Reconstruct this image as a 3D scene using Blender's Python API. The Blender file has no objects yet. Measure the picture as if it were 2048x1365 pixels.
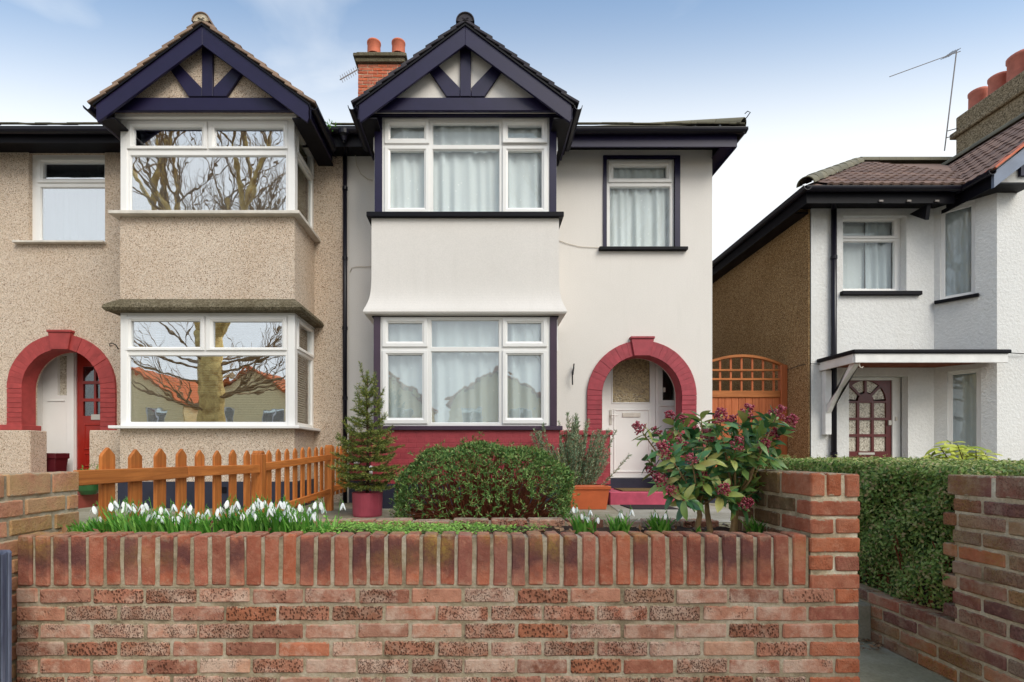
import bpy, bmesh, math, random
import numpy as np
from mathutils import Vector, Matrix, noise

R = math.radians
rnd = random.Random(7)
rng = np.random.default_rng(11)
scene = bpy.context.scene
col = scene.collection

# ------------------------------------------------------------------ camera, sky, sun, exposure
H = 1.12                      # camera height above the pavement
VX, VY, F = 960.0, 908.0, 1000.0   # vanishing point and focal length in photo pixels (2048 wide)
def X(px, D): return (px - VX) * D / F
def Z(py, D): return H + (VY - py) * D / F

cam_d = bpy.data.cameras.new('camera')
cam = bpy.data.objects.new('camera', cam_d)
col.objects.link(cam)
cam.location = (0, 0, H)
cam.rotation_euler = (R(90), 0, 0)
cam_d.sensor_width = 36
cam_d.lens = 36 * F / 2048
cam_d.shift_x = (1024 - VX) / 2048
cam_d.shift_y = (VY - 682.5) / 2048
cam_d.clip_start = 0.05
cam_d.clip_end = 2000
scene.camera = cam

SUN = Vector((0.42, -0.58, 0.70)).normalized()
sun_el = math.asin(SUN.z)
sun_rot = math.atan2(SUN.x, SUN.y)

world = bpy.data.worlds.new('World')
scene.world = world
world.use_nodes = True
wt = world.node_tree
wt.nodes.clear()
def wn(t): return wt.nodes.new(t)
w_out = wn('ShaderNodeOutputWorld'); w_bg = wn('ShaderNodeBackground')
sky = wn('ShaderNodeTexSky'); sky.sky_type = 'NISHITA'; sky.sun_disc = False
sky.sun_elevation = sun_el; sky.sun_rotation = sun_rot
sky.air_density = 1.0; sky.dust_density = 1.2; sky.ozone_density = 1.6
tc = wn('ShaderNodeTexCoord')
mp = wn('ShaderNodeMapping'); mp.inputs['Scale'].default_value = (1.0, 1.0, 3.2); mp.inputs['Rotation'].default_value = (0.0, R(8), R(20))
n1 = wn('ShaderNodeTexNoise'); n1.inputs['Scale'].default_value = 1.7; n1.inputs['Detail'].default_value = 7; n1.inputs['Roughness'].default_value = 0.48
n1.inputs['Distortion'].default_value = 0.7
cr = wn('ShaderNodeValToRGB'); cr.color_ramp.elements[0].position = 0.44; cr.color_ramp.elements[1].position = 0.84
cr.color_ramp.elements[1].color = (0.8, 0.8, 0.8, 1)
sep = wn('ShaderNodeSeparateXYZ')
mr = wn('ShaderNodeMapRange'); mr.inputs[1].default_value = 0.98; mr.inputs[2].default_value = 1.80; mr.inputs[3].default_value = 0.10; mr.inputs[4].default_value = 0.93
mr.interpolation_type = 'SMOOTHSTEP'
mx = wn('ShaderNodeMath'); mx.operation = 'MAXIMUM'
mix = wn('ShaderNodeMixRGB'); mix.inputs['Color2'].default_value = (4.5, 4.6, 4.6, 1)
L = wt.links.new
L(tc.outputs['Generated'], mp.inputs['Vector']); L(mp.outputs[0], n1.inputs['Vector']); L(n1.outputs[0], cr.inputs[0])
L(tc.outputs['Generated'], sep.inputs[0])
# thin cloud sheet: thickens with distance towards the horizon all round
def wm(op, a, b=None):
    nd = wn('ShaderNodeMath'); nd.operation = op
    for q, v in ((0, a), (1, b)):
        if v is None: continue
        if isinstance(v, (int, float)): nd.inputs[q].default_value = v
        else: L(v, nd.inputs[q])
    return nd.outputs[0]
hr = wm('SQRT', wm('ADD', wm('MULTIPLY', sep.outputs['Y'], sep.outputs['Y']), wm('MULTIPLY', wm('MULTIPLY', sep.outputs['X'], sep.outputs['X']), 0.2)))
far = wm('DIVIDE', hr, wm('MAXIMUM', sep.outputs['Z'], 0.02))
L(far, mr.inputs[0])
L(cr.outputs[0], mx.inputs[0]); L(mr.outputs[0], mx.inputs[1]); L(mx.outputs[0], mix.inputs['Fac'])
tint = wn('ShaderNodeMixRGB'); tint.blend_type = 'MULTIPLY'; tint.inputs['Fac'].default_value = 1.0; tint.inputs['Color2'].default_value = (0.66, 0.92, 0.98, 1)
L(sky.outputs[0], tint.inputs['Color1']); L(tint.outputs[0], mix.inputs['Color1']); L(mix.outputs[0], w_bg.inputs['Color'])
w_bg.inputs['Strength'].default_value = 0.12
L(w_bg.outputs[0], w_out.inputs[0])

sun_d = bpy.data.lights.new('sun', 'SUN'); sun_d.energy = 1.5; sun_d.angle = R(38); sun_d.color = (1.0, 0.895, 0.755)
sun = bpy.data.objects.new('sun', sun_d); col.objects.link(sun)
sun.rotation_euler = SUN.to_track_quat('Z', 'Y').to_euler()
sun.location = (5, -5, 12)
scene.view_settings.view_transform = 'Standard'
scene.view_settings.look = 'None'
scene.view_settings.gamma = 1
scene.view_settings.exposure = 1.06
scene.cycles.max_bounces = 8
scene.cycles.transparent_max_bounces = 16

# ------------------------------------------------------------------ helpers: objects
def thing(name, label, cat, loc=(0, 0, 0), group=None):
    o = bpy.data.objects.new(name, None); col.objects.link(o)
    o.location = loc; o.empty_display_size = 0.1
    return tag(o, label, cat, group)
def tag(o, label=None, cat=None, group=None, kind=None):
    if label: o['label'] = label
    if cat: o['category'] = cat
    if group: o['group'] = group
    if kind: o['kind'] = kind
    return o
WM = {}
def put(o, parent=None, world_m=None):
    """link an object whose world matrix is world_m (default identity), parented without moving it"""
    col.objects.link(o)
    m = world_m if world_m is not None else Matrix.Identity(4)
    if parent is not None:
        pm = WM.get(parent.name) or Matrix.Translation(parent.location)
        o.parent = parent
        o.matrix_parent_inverse = pm.inverted()
    o.matrix_basis = m
    WM[o.name] = m.copy()
    return o
def inst(name, me, parent, m, material=None):
    return put(bpy.data.objects.new(name, me), parent, m)

class Fr:
    """plane with its own axes: a along u, b along v, c outwards along w"""
    def __init__(s, o, u, v, w): s.o, s.u, s.v, s.w = Vector(o), Vector(u), Vector(v), Vector(w)
    def p(s, a, b, c=0): return s.o + s.u * a + s.v * b + s.w * c
def front(D): return Fr((0, D, 0), (1, 0, 0), (0, 0, 1), (0, -1, 0))
def right(x): return Fr((x, 0, 0), (0, 1, 0), (0, 0, 1), (1, 0, 0))
def left(x): return Fr((x, 0, 0), (0, 1, 0), (0, 0, 1), (-1, 0, 0))

class MB:
    def __init__(s): s.v = []; s.f = []; s.mi = []; s.cur = 0
    def add(s, vs, fs):
        b = len(s.v); s.v += [tuple(v) for v in vs]
        for f in fs: s.f.append([b + i for i in f]); s.mi.append(s.cur)
        return s
    def quad(s, a, b, c, d): return s.add([a, b, c, d], [(0, 1, 2, 3)])
    def box(s, x0, x1, y0, y1, z0, z1):
        v = [(x, y, z) for x in (x0, x1) for y in (y0, y1) for z in (z0, z1)]
        return s.add(v, [(0, 1, 3, 2), (4, 6, 7, 5), (0, 4, 5, 1), (2, 3, 7, 6), (0, 2, 6, 4), (1, 5, 7, 3)])
    def fbox(s, fr, a0, a1, b0, b1, c0, c1):
        v = [fr.p(a, b, c) for a in (a0, a1) for b in (b0, b1) for c in (c0, c1)]
        return s.add(v, [(0, 1, 3, 2), (4, 6, 7, 5), (0, 4, 5, 1), (2, 3, 7, 6), (0, 2, 6, 4), (1, 5, 7, 3)])
    def prism(s, fr, pts, c0, c1):
        n = len(pts)
        v = [fr.p(a, b, c0) for a, b in pts] + [fr.p(a, b, c1) for a, b in pts]
        return s.add(v, [tuple(range(n)), tuple(range(2 * n - 1, n - 1, -1))] + [(i, (i + 1) % n, n + (i + 1) % n, n + i) for i in range(n)])
    def ring(s, fr, o, i, prof):
        """mitred frame between rectangles o and i; prof = [(t, c)] from outer to inner"""
        vs = []
        for t, c in prof:
            a0, a1, b0, b1 = [o[k] + (i[k] - o[k]) * t for k in range(4)]
            vs += [fr.p(a0, b0, c), fr.p(a1, b0, c), fr.p(a1, b1, c), fr.p(a0, b1, c)]
        fs = []
        for k in range(len(prof) - 1):
            for j in range(4):
                fs.append((4 * k + j, 4 * k + (j + 1) % 4, 4 * k + 4 + (j + 1) % 4, 4 * k + 4 + j))
        return s.add(vs, fs)
    def tube(s, pts, r, n=8, cap=True):
        pts = [Vector(p) for p in pts]; m = len(pts)
        rs = r if isinstance(r, (list, tuple)) else [r] * m
        vs = []; up = Vector((0.13, 0.21, 0.97)).normalized()
        t0 = (pts[1] - pts[0]).normalized()
        if abs(t0.dot(up)) > 0.9: up = Vector((1, 0.1, 0)).normalized()
        for i in range(m):
            t = (pts[min(i + 1, m - 1)] - pts[max(i - 1, 0)]).normalized()
            a = t.cross(up)
            a = a.normalized() if a.length > 1e-5 else t.orthogonal().normalized()
            b = t.cross(a).normalized(); up = -b if -b.dot(up) > b.dot(up) * -1 and False else up
            for k in range(n):
                q = 2 * math.pi * k / n
                vs.append(pts[i] + a * (math.cos(q) * rs[i]) + b * (math.sin(q) * rs[i]))
        fs = [(i * n + k, i * n + (k + 1) % n, (i + 1) * n + (k + 1) % n, (i + 1) * n + k) for i in range(m - 1) for k in range(n)]
        if cap: fs += [tuple(range(n - 1, -1, -1)), tuple(range((m - 1) * n, m * n))]
        return s.add(vs, fs)
    def lathe(s, c, prof, n=24):
        vs = [(c[0] + r * math.cos(2 * math.pi * k / n), c[1] + r * math.sin(2 * math.pi * k / n), c[2] + z) for r, z in prof for k in range(n)]
        m = len(prof)
        return s.add(vs, [(i * n + k, i * n + (k + 1) % n, (i + 1) * n + (k + 1) % n, (i + 1) * n + k) for i in range(m - 1) for k in range(n)])
    def plate(s, fr, rect, holes, depth, back=False):
        """flat slab with rectangular or arched holes; hole = (a0,a1,b0,b1[,spring]); front at c=0"""
        A = sorted({rect[0], rect[1], *[max(rect[0], min(rect[1], h[k])) for h in holes for k in (0, 1)]})
        B = sorted({rect[2], rect[3], *[max(rect[2], min(rect[3], h[k])) for h in holes for k in (2, 3)]})
        inh = lambda a, b: any(h[0] < a < h[1] and h[2] < b < h[3] for h in holes)
        for i in range(len(A) - 1):
            for j in range(len(B) - 1):
                if not inh((A[i] + A[i + 1]) / 2, (B[j] + B[j + 1]) / 2):
                    q = [(A[i], B[j]), (A[i + 1], B[j]), (A[i + 1], B[j + 1]), (A[i], B[j + 1])]
                    s.add([fr.p(a, b, 0) for a, b in q], [(0, 1, 2, 3)])
                    if back: s.add([fr.p(a, b, -depth) for a, b in q], [(3, 2, 1, 0)])
        for h in holes:
            a0, a1, b0, b1 = h[:4]
            if len(h) == 4:
                s.ring(fr, (a0, a1, b0, b1), (a0, a1, b0, b1), [(0, 0), (0, -depth)])
            else:
                r = (a1 - a0) / 2; cx = (a0 + a1) / 2; sp = h[4]; n = 28
                arc = [(cx - r * math.cos(math.pi * k / n), sp + r * math.sin(math.pi * k / n)) for k in range(n + 1)]
                for k in range(n):
                    p, q = arc[k], arc[k + 1]
                    s.add([fr.p(p[0], p[1]), fr.p(q[0], q[1]), fr.p(q[0], b1), fr.p(p[0], b1)], [(0, 1, 2, 3)])
                out = [(a0, b0)] + arc + [(a1, b0)]
                for k in range(len(out) - 1):
                    p, q = out[k], out[k + 1]
                    s.add([fr.p(*p, 0), fr.p(*q, 0), fr.p(*q, -depth), fr.p(*p, -depth)], [(0, 1, 2, 3)])
        return s
    def mesh(s, name, mats, bevel=0, smooth=False, merge=True, seg=1):
        me = bpy.data.meshes.new(name)
        me.from_pydata(s.v, [], s.f)
        if not isinstance(mats, (list, tuple)): mats = [mats]
        for m in mats: me.materials.append(m)
        for p, i in zip(me.polygons, s.mi): p.material_index = i
        bm = bmesh.new(); bm.from_mesh(me)
        if merge: bmesh.ops.remove_doubles(bm, verts=bm.verts, dist=1e-5)
        bmesh.ops.recalc_face_normals(bm, faces=bm.faces)
        if bevel:
            es = [e for e in bm.edges if len(e.link_faces) == 2 and e.calc_face_angle(0) > 0.5]
            bmesh.ops.bevel(bm, geom=es, offset=bevel, segments=seg, affect='EDGES', profile=0.5, clamp_overlap=True)
        if smooth:
            for f in bm.faces: f.smooth = True
        bm.to_mesh(me); bm.free()
        return me
    def build(s, name, mats, parent=None, bevel=0, smooth=False, label=None, merge=True, seg=1, kind=None):
        o = put(bpy.data.objects.new(name, s.mesh(name, mats, bevel, smooth, merge, seg)), parent)
        if label: o['label'] = label
        if kind: o['kind'] = kind
        return o

# ------------------------------------------------------------------ helpers: materials
def S(r, g, b):
    f = lambda c: (c / 255 / 12.92) if c <= 10 else ((c / 255 + 0.055) / 1.055) ** 2.4
    return (f(r), f(g), f(b), 1)
class NT:
    def __init__(s, name):
        s.m = bpy.data.materials.new(name); s.m.use_nodes = True; s.t = s.m.node_tree; s.t.nodes.clear()
        s.out = s.n('ShaderNodeOutputMaterial')
    def n(s, typ, **kw):
        nd = s.t.nodes.new(typ)
        for k, v in kw.items():
            if k.startswith('_'): setattr(nd, k[1:], v)
            else:
                i = nd.inputs[k if not k.isdigit() else int(k)] if not (k[0] == 'i' and k[1:].isdigit()) else nd.inputs[int(k[1:])]
                if hasattr(v, 'is_output'): s.t.links.new(v, i)
                else: i.default_value = v
        return nd
    def noise(s, vec, scale, detail=4, rough=0.55, dist=0.0):
        return s.n('ShaderNodeTexNoise', Vector=vec, Scale=scale, Detail=detail, Roughness=rough, Distortion=dist).outputs[0]
    def mixc(s, fac, a, b, mode='MIX'):
        nd = s.n('ShaderNodeMixRGB', _blend_type=mode, Fac=fac, Color1=a, Color2=b); return nd.outputs[0]
    def ramp(s, fac, stops, interp='LINEAR'):
        nd = s.n('ShaderNodeValToRGB', Fac=fac); r = nd.color_ramp; r.interpolation = interp
        while len(r.elements) < len(stops): r.elements.new(0.5)
        for e, (p, c) in zip(r.elements, stops):
            e.position = p; e.color = c if isinstance(c, (tuple, list)) else (c, c, c, 1)
        return nd.outputs[0]
    def math(s, op, a, b=0.0, clamp=False):
        nd = s.n('ShaderNodeMath', _operation=op, _use_clamp=clamp, i0=a, i1=b); return nd.outputs[0]
    def coords(s, rand=False):
        o = s.n('ShaderNodeTexCoord').outputs['Object']
        if not rand: return o
        r = s.n('ShaderNodeObjectInfo').outputs['Random']
        k = s.math('MULTIPLY', r, 57.0)
        c = s.n('ShaderNodeCombineXYZ', X=k, Y=k, Z=k).outputs[0]
        return s.n('ShaderNodeVectorMath', _operation='ADD', i0=o, i1=c).outputs[0]
    def bump(s, h, strength=0.5, dist=0.004, normal=None):
        kw = dict(Height=h, Strength=strength, Distance=dist)
        if normal is not None: kw['Normal'] = normal
        return s.n('ShaderNodeBump', **kw).outputs[0]
    def done(s, colr, rough=0.6, normal=None, spec=0.4, **kw):
        b = s.n('ShaderNodeBsdfPrincipled', **{'Base Color': colr, 'Roughness': rough, 'Specular IOR Level': spec}, **kw)
        if normal is not None: s.t.links.new(normal, b.inputs['Normal'])
        s.t.links.new(b.outputs[0], s.out.inputs[0])
        return s.m

def plain(name, c, rough=0.5, var=0.18, vs=6.0, bump=0.15, bs=90.0, bd=0.002, spec=0.4, rand=0.0, c2=None, stretch=None):
    t = NT(name); co = t.coords(rand > 0)
    if stretch: co = t.n('ShaderNodeMapping', Vector=co, Scale=stretch).outputs[0]
    n = t.noise(co, vs, 5, 0.6)
    n = t.ramp(n, [(0.3, 0.0), (0.7, 1.0)])
    d = tuple(x * (1 - var) for x in c[:3]) + (1,)
    u = c2 or tuple(min(1, x * (1 + var)) for x in c[:3]) + (1,)
    cc = t.mixc(n, d, u)
    if rand:
        r = t.n('ShaderNodeObjectInfo').outputs['Random']
        k = t.math('ADD', t.math('MULTIPLY', r, 2 * rand), 1 - rand)
        cc = t.mixc(1.0, cc, t.n('ShaderNodeCombineXYZ', X=k, Y=k, Z=k).outputs[0], 'MULTIPLY')
    nm = t.bump(t.noise(co, bs, 3), bump, bd)
    return t.done(cc, rough, nm, spec)

M = {}
def render_mat(name, c, dirt, bs, bstr, bd, dirt_amt=0.35):
    t = NT(name); co = t.coords()
    big = t.ramp(t.noise(co, 0.9, 6, 0.65), [(0.42, 0.0), (0.75, 1.0)])
    st = t.n('ShaderNodeMapping', Vector=co, Scale=(7, 7, 0.7)).outputs[0]
    streak = t.ramp(t.noise(st, 1.0, 5, 0.6), [(0.5, 0.0), (0.8, 1.0)])
    k = t.math('MULTIPLY', t.math('MAXIMUM', big, streak), dirt_amt)
    cc = t.mixc(k, c, dirt)
    fine = t.noise(co, bs, 6, 0.65)
    cc = t.mixc(0.12, cc, t.ramp(fine, [(0.35, 0.3), (0.65, 1.0)]), 'MULTIPLY')
    nm = t.bump(fine, bstr, bd)
    nm = t.bump(t.noise(co, 3.0, 3), 0.25, 0.01, nm)
    return t.done(cc, 0.85, nm, 0.2)
M['render'] = render_mat('white_render', (0.74, 0.70, 0.665, 1), (0.54, 0.51, 0.47, 1), 70, 0.35, 0.003, 0.20)
M['roughcast'] = render_mat('white_roughcast', (0.74, 0.735, 0.725, 1), (0.54, 0.52, 0.49, 1), 26, 0.9, 0.012, 0.22)
M['porch_white'] = render_mat('porch_white', (0.74, 0.72, 0.69, 1), (0.6, 0.57, 0.52, 1), 60, 0.2, 0.002)

def pebble_mat(name, stops, scale, stain, stain_amt, top_moss=False):
    t = NT(name); co = t.coords()
    wob = t.n('ShaderNodeVectorMath', _operation='ADD', i0=co, i1=t.n('ShaderNodeVectorMath', _operation='SCALE', i0=t.n('ShaderNodeTexNoise', Vector=co, Scale=30.0).outputs['Color'], Scale=0.02).outputs[0]).outputs[0]
    v = t.n('ShaderNodeTexVoronoi', Vector=wob, Scale=scale)
    sp = t.n('ShaderNodeSeparateColor', Color=v.outputs['Color']).outputs[0]
    cc = t.ramp(sp, stops)
    v2 = t.n('ShaderNodeTexVoronoi', Vector=wob, Scale=scale, _feature='DISTANCE_TO_EDGE').outputs['Distance']
    edge = t.ramp(v2, [(0.0, 0.45), (0.16, 1.0)])
    cc = t.mixc(0.8, cc, edge, 'MULTIPLY')
    big = t.ramp(t.noise(co, 0.8, 6, 0.65), [(0.35, 0.0), (0.7, 1.0)])
    cc = t.mixc(t.math('MULTIPLY', big, stain_amt), cc, stain, 'MULTIPLY')
    if top_moss:
        m = t.ramp(t.noise(co, 3.0, 6, 0.7), [(0.35, 0.25), (0.6, 1.0)])
        cc = t.mixc(t.math('MULTIPLY', m, 0.8), cc, S(84, 76, 58), 'MIX')
    nm = t.bump(v2, 0.8, 0.011)
    return t.done(cc, 0.9, nm, 0.15)
M['dash'] = pebble_mat('beige_pebbledash', [(0.0, S(124, 100, 84)), (0.10, S(172, 144, 122)), (0.22, S(218, 195, 173)), (0.6, S(234, 214, 194)), (1.0, S(246, 234, 220))], 118, (0.86, 0.79, 0.71, 1), 0.6)
M['dash_mossy'] = pebble_mat('mossy_pebbledash', [(0.0, S(60, 52, 44)), (0.3, S(120, 110, 92)), (1.0, S(175, 165, 145))], 70, (0.7, 0.68, 0.55, 1), 0.8, True)
M['dash_brown'] = pebble_mat('brown_pebbledash', [(0.0, S(98, 72, 48)), (0.3, S(150, 118, 82)), (0.7, S(186, 152, 108)), (1.0, S(214, 188, 146))], 100, (0.75, 0.7, 0.62, 1), 0.7)
M['dash_grey'] = pebble_mat('grey_pebbledash', [(0.0, S(96, 84, 66)), (0.4, S(146, 130, 104)), (1.0, S(184, 166, 138))], 50, (0.82, 0.78, 0.66, 1), 0.6)

M['navy'] = plain('navy_paint', S(31, 26, 57), 0.42, 0.12, 5, 0.12, 40, 0.002, 0.3)
M['plum'] = plain('plum_paint', S(62, 44, 62), 0.35, 0.12, 5, 0.1, 40, 0.002, 0.5)
M['black'] = plain('black_paint', S(20, 19, 25), 0.5, 0.2, 4, 0.1, 50, 0.002, 0.12)
M['gutter'] = plain('black_gutter_plastic', S(20, 18, 30), 0.32, 0.2, 3, 0.05, 30, 0.002, 0.3)
M['tar'] = plain('black_plinth_paint', S(40, 42, 58), 0.5, 0.25, 3, 0.3, 30, 0.006, 0.4)
M['upvc'] = plain('white_upvc', (0.80, 0.785, 0.77, 1), 0.28, 0.03, 2, 0.02, 20, 0.001, 0.5)
M['wood_white'] = plain('white_painted_wood', (0.74, 0.73, 0.72, 1), 0.5, 0.1, 5, 0.15, 40, 0.002, 0.4)
M['dirty_white'] = plain('weathered_white_sill', S(205, 198, 188), 0.5, 0.15, 6, 0.1, 50, 0.002, 0.4)
M['bargeblue'] = plain('blue_grey_paint', S(112, 122, 142), 0.5, 0.15, 5, 0.1, 40, 0.002, 0.4)
M['rubber'] = plain('dark_rubber', S(40, 38, 40), 0.8, 0.2, 30, 0.4, 120, 0.003, 0.3)
M['coir'] = plain('coir_mat', S(112, 92, 62), 0.95, 0.3, 60, 0.6, 160, 0.005, 0.1)
M['metal'] = plain('grey_aerial_metal', S(120, 112, 108), 0.45, 0.15, 10, 0.05, 60, 0.001, 0.5)
M['iron'] = plain('black_iron', S(30, 28, 30), 0.5, 0.15, 20, 0.1, 60, 0.001, 0.5)
M['cable'] = plain('pale_cable', S(196, 186, 170), 0.6, 0.1, 8, 0.05, 60, 0.001, 0.3)
M['silver'] = plain('satin_metal', S(190, 186, 178), 0.25, 0.05, 8, 0.02, 60, 0.001, 0.6)

def paintbrick(name, c, d):
    t = NT(name); co = t.coords()
    w = t.n('ShaderNodeMapping', Vector=co, Rotation=(R(90), 0, 0)).outputs[0]
    b = t.n('ShaderNodeTexBrick', Vector=w, Scale=1.0, **{'Mortar Size': 0.006, 'Mortar Smooth': 0.6, 'Brick Width': 0.225, 'Row Height': 0.075, 'Color1': (1, 1, 1, 1), 'Color2': (0.9, 0.9, 0.9, 1), 'Mortar': (0, 0, 0, 1)})
    n = t.noise(co, 9, 6, 0.65)
    cc = t.mixc(t.ramp(n, [(0.35, 0.0), (0.75, 0.8)]), c, d)
    cc = t.mixc(t.math('MULTIPLY', b.outputs['Fac'], 0.3), cc, d)
    h = t.math('ADD', t.math('MULTIPLY', b.outputs['Fac'], -0.5), t.math('MULTIPLY', t.noise(co, 60, 4), 0.5))
    return t.done(cc, 0.55, t.bump(h, 0.55, 0.008), 0.4)
M['redpaint'] = paintbrick('raspberry_painted_brick', S(164, 62, 70), S(132, 46, 54))
M['redpaint_left'] = plain('red_painted_brick', S(156, 62, 60), 0.6, 0.2, 8, 0.35, 60, 0.005, 0.35, 0.07)
M['redpaint_arch'] = plain('raspberry_painted_voussoir', S(152, 58, 68), 0.55, 0.22, 8, 0.35, 60, 0.005, 0.4, 0.06)
M['pinkstep'] = plain('pink_step_paint', S(176, 70, 92), 0.6, 0.2, 7, 0.2, 50, 0.003, 0.4)
M['reddoor'] = plain('red_door_paint', S(150, 36, 26), 0.3, 0.15, 5, 0.06, 40, 0.002, 0.5)
M['browndoor'] = plain('red_brown_door', S(94, 26, 24), 0.3, 0.2, 5, 0.06, 40, 0.002, 0.5)

def glass_mat(name, refl, tint, wav=0.02, wscale=2.5):
    t = NT(name); co = t.coords()
    nm = t.bump(t.noise(co, wscale, 2), 1.0, wav * 0.016)
    tr = t.n('ShaderNodeBsdfTransparent', Color=tint).outputs[0]
    gl = t.n('ShaderNodeBsdfGlossy', Color=(0.95, 0.97, 1, 1), Roughness=0.0, Normal=nm).outputs[0]
    fc = t.n('ShaderNodeLayerWeight', Blend=0.5).outputs['Facing']
    fac = t.math('ADD', t.math('MULTIPLY', t.math('POWER', fc, 4.0), 0.8), refl + 0.035, True)
    mx = t.n('ShaderNodeMixShader', Fac=fac, i1=tr, i2=gl).outputs[0]
    t.t.links.new(mx, t.out.inputs[0]); return t.m
M['glass'] = glass_mat('window_glass', 0.0, (0.99, 1.0, 1.0, 1), 0.05)
M['glass_lower'] = glass_mat('reflective_window_glass', 0.10, (0.97, 0.99, 0.99, 1), 0.09, 3.5)
M['glass_coated'] = glass_mat('coated_window_glass', 0.46, (0.85, 0.87, 0.88, 1), 0.09)
M['glass_dark'] = glass_mat('plain_dark_glass', 0.05, (0.7, 0.75, 0.75, 1))
def frosted():
    t = NT('frosted_door_glass'); co = t.coords()
    v = t.n('ShaderNodeTexVoronoi', Vector=co, Scale=55.0).outputs['Distance']
    n = t.noise(co, 30, 3)
    nm = t.bump(t.math('ADD', v, n), 0.8, 0.01)
    cc = t.mixc(t.ramp(n, [(0.4, 0.0), (0.7, 1.0)]), S(186, 166, 124), S(120, 106, 82))
    return t.done(cc, 0.12, nm, 0.9)
M['frosted'] = frosted()
def leaded():
    t = NT('patterned_door_glass'); co = t.coords()
    v = t.noise(co, 45, 4, 0.6, 1.5)
    cc = t.ramp(v, [(0.40, S(120, 108, 96)), (0.5, S(205, 196, 178)), (0.62, S(226, 220, 208))])
    return t.done(cc, 0.25, t.bump(v, 0.4, 0.005), 0.5)
M['leaded'] = leaded()
def cloth(name, c, tr=0.35, lace=False):
    t = NT(name); co = t.coords()
    n = t.noise(co, 25, 3)
    cc = t.mixc(t.math('MULTIPLY', n, 0.3), c, tuple(x * 0.8 for x in c[:3]) + (1,))
    if lace:
        v = t.n('ShaderNodeTexVoronoi', Vector=co, Scale=9.0).outputs['Distance']
        cc = t.mixc(t.ramp(v, [(0.05, 0.8), (0.12, 0.0)]), cc, (0.95, 0.95, 0.95, 1))
    d = t.n('ShaderNodeBsdfDiffuse', Color=cc).outputs[0]; b = t.n('ShaderNodeBsdfTranslucent', Color=cc).outputs[0]
    mx = t.n('ShaderNodeMixShader', Fac=tr, i1=d, i2=b).outputs[0]
    t.t.links.new(mx, t.out.inputs[0]); return t.m
M['net'] = cloth('pale_net_curtain', (0.72, 0.765, 0.77, 1), 0.12, True)
M['net_grey'] = cloth('grey_net_curtain', (0.62, 0.68, 0.70, 1), 0.2)
M['blind'] = cloth('cream_blind', (0.52, 0.47, 0.36, 1), 0.15)
M['blind_green'] = cloth('olive_blind', (0.52, 0.52, 0.33, 1), 0.15)

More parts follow.
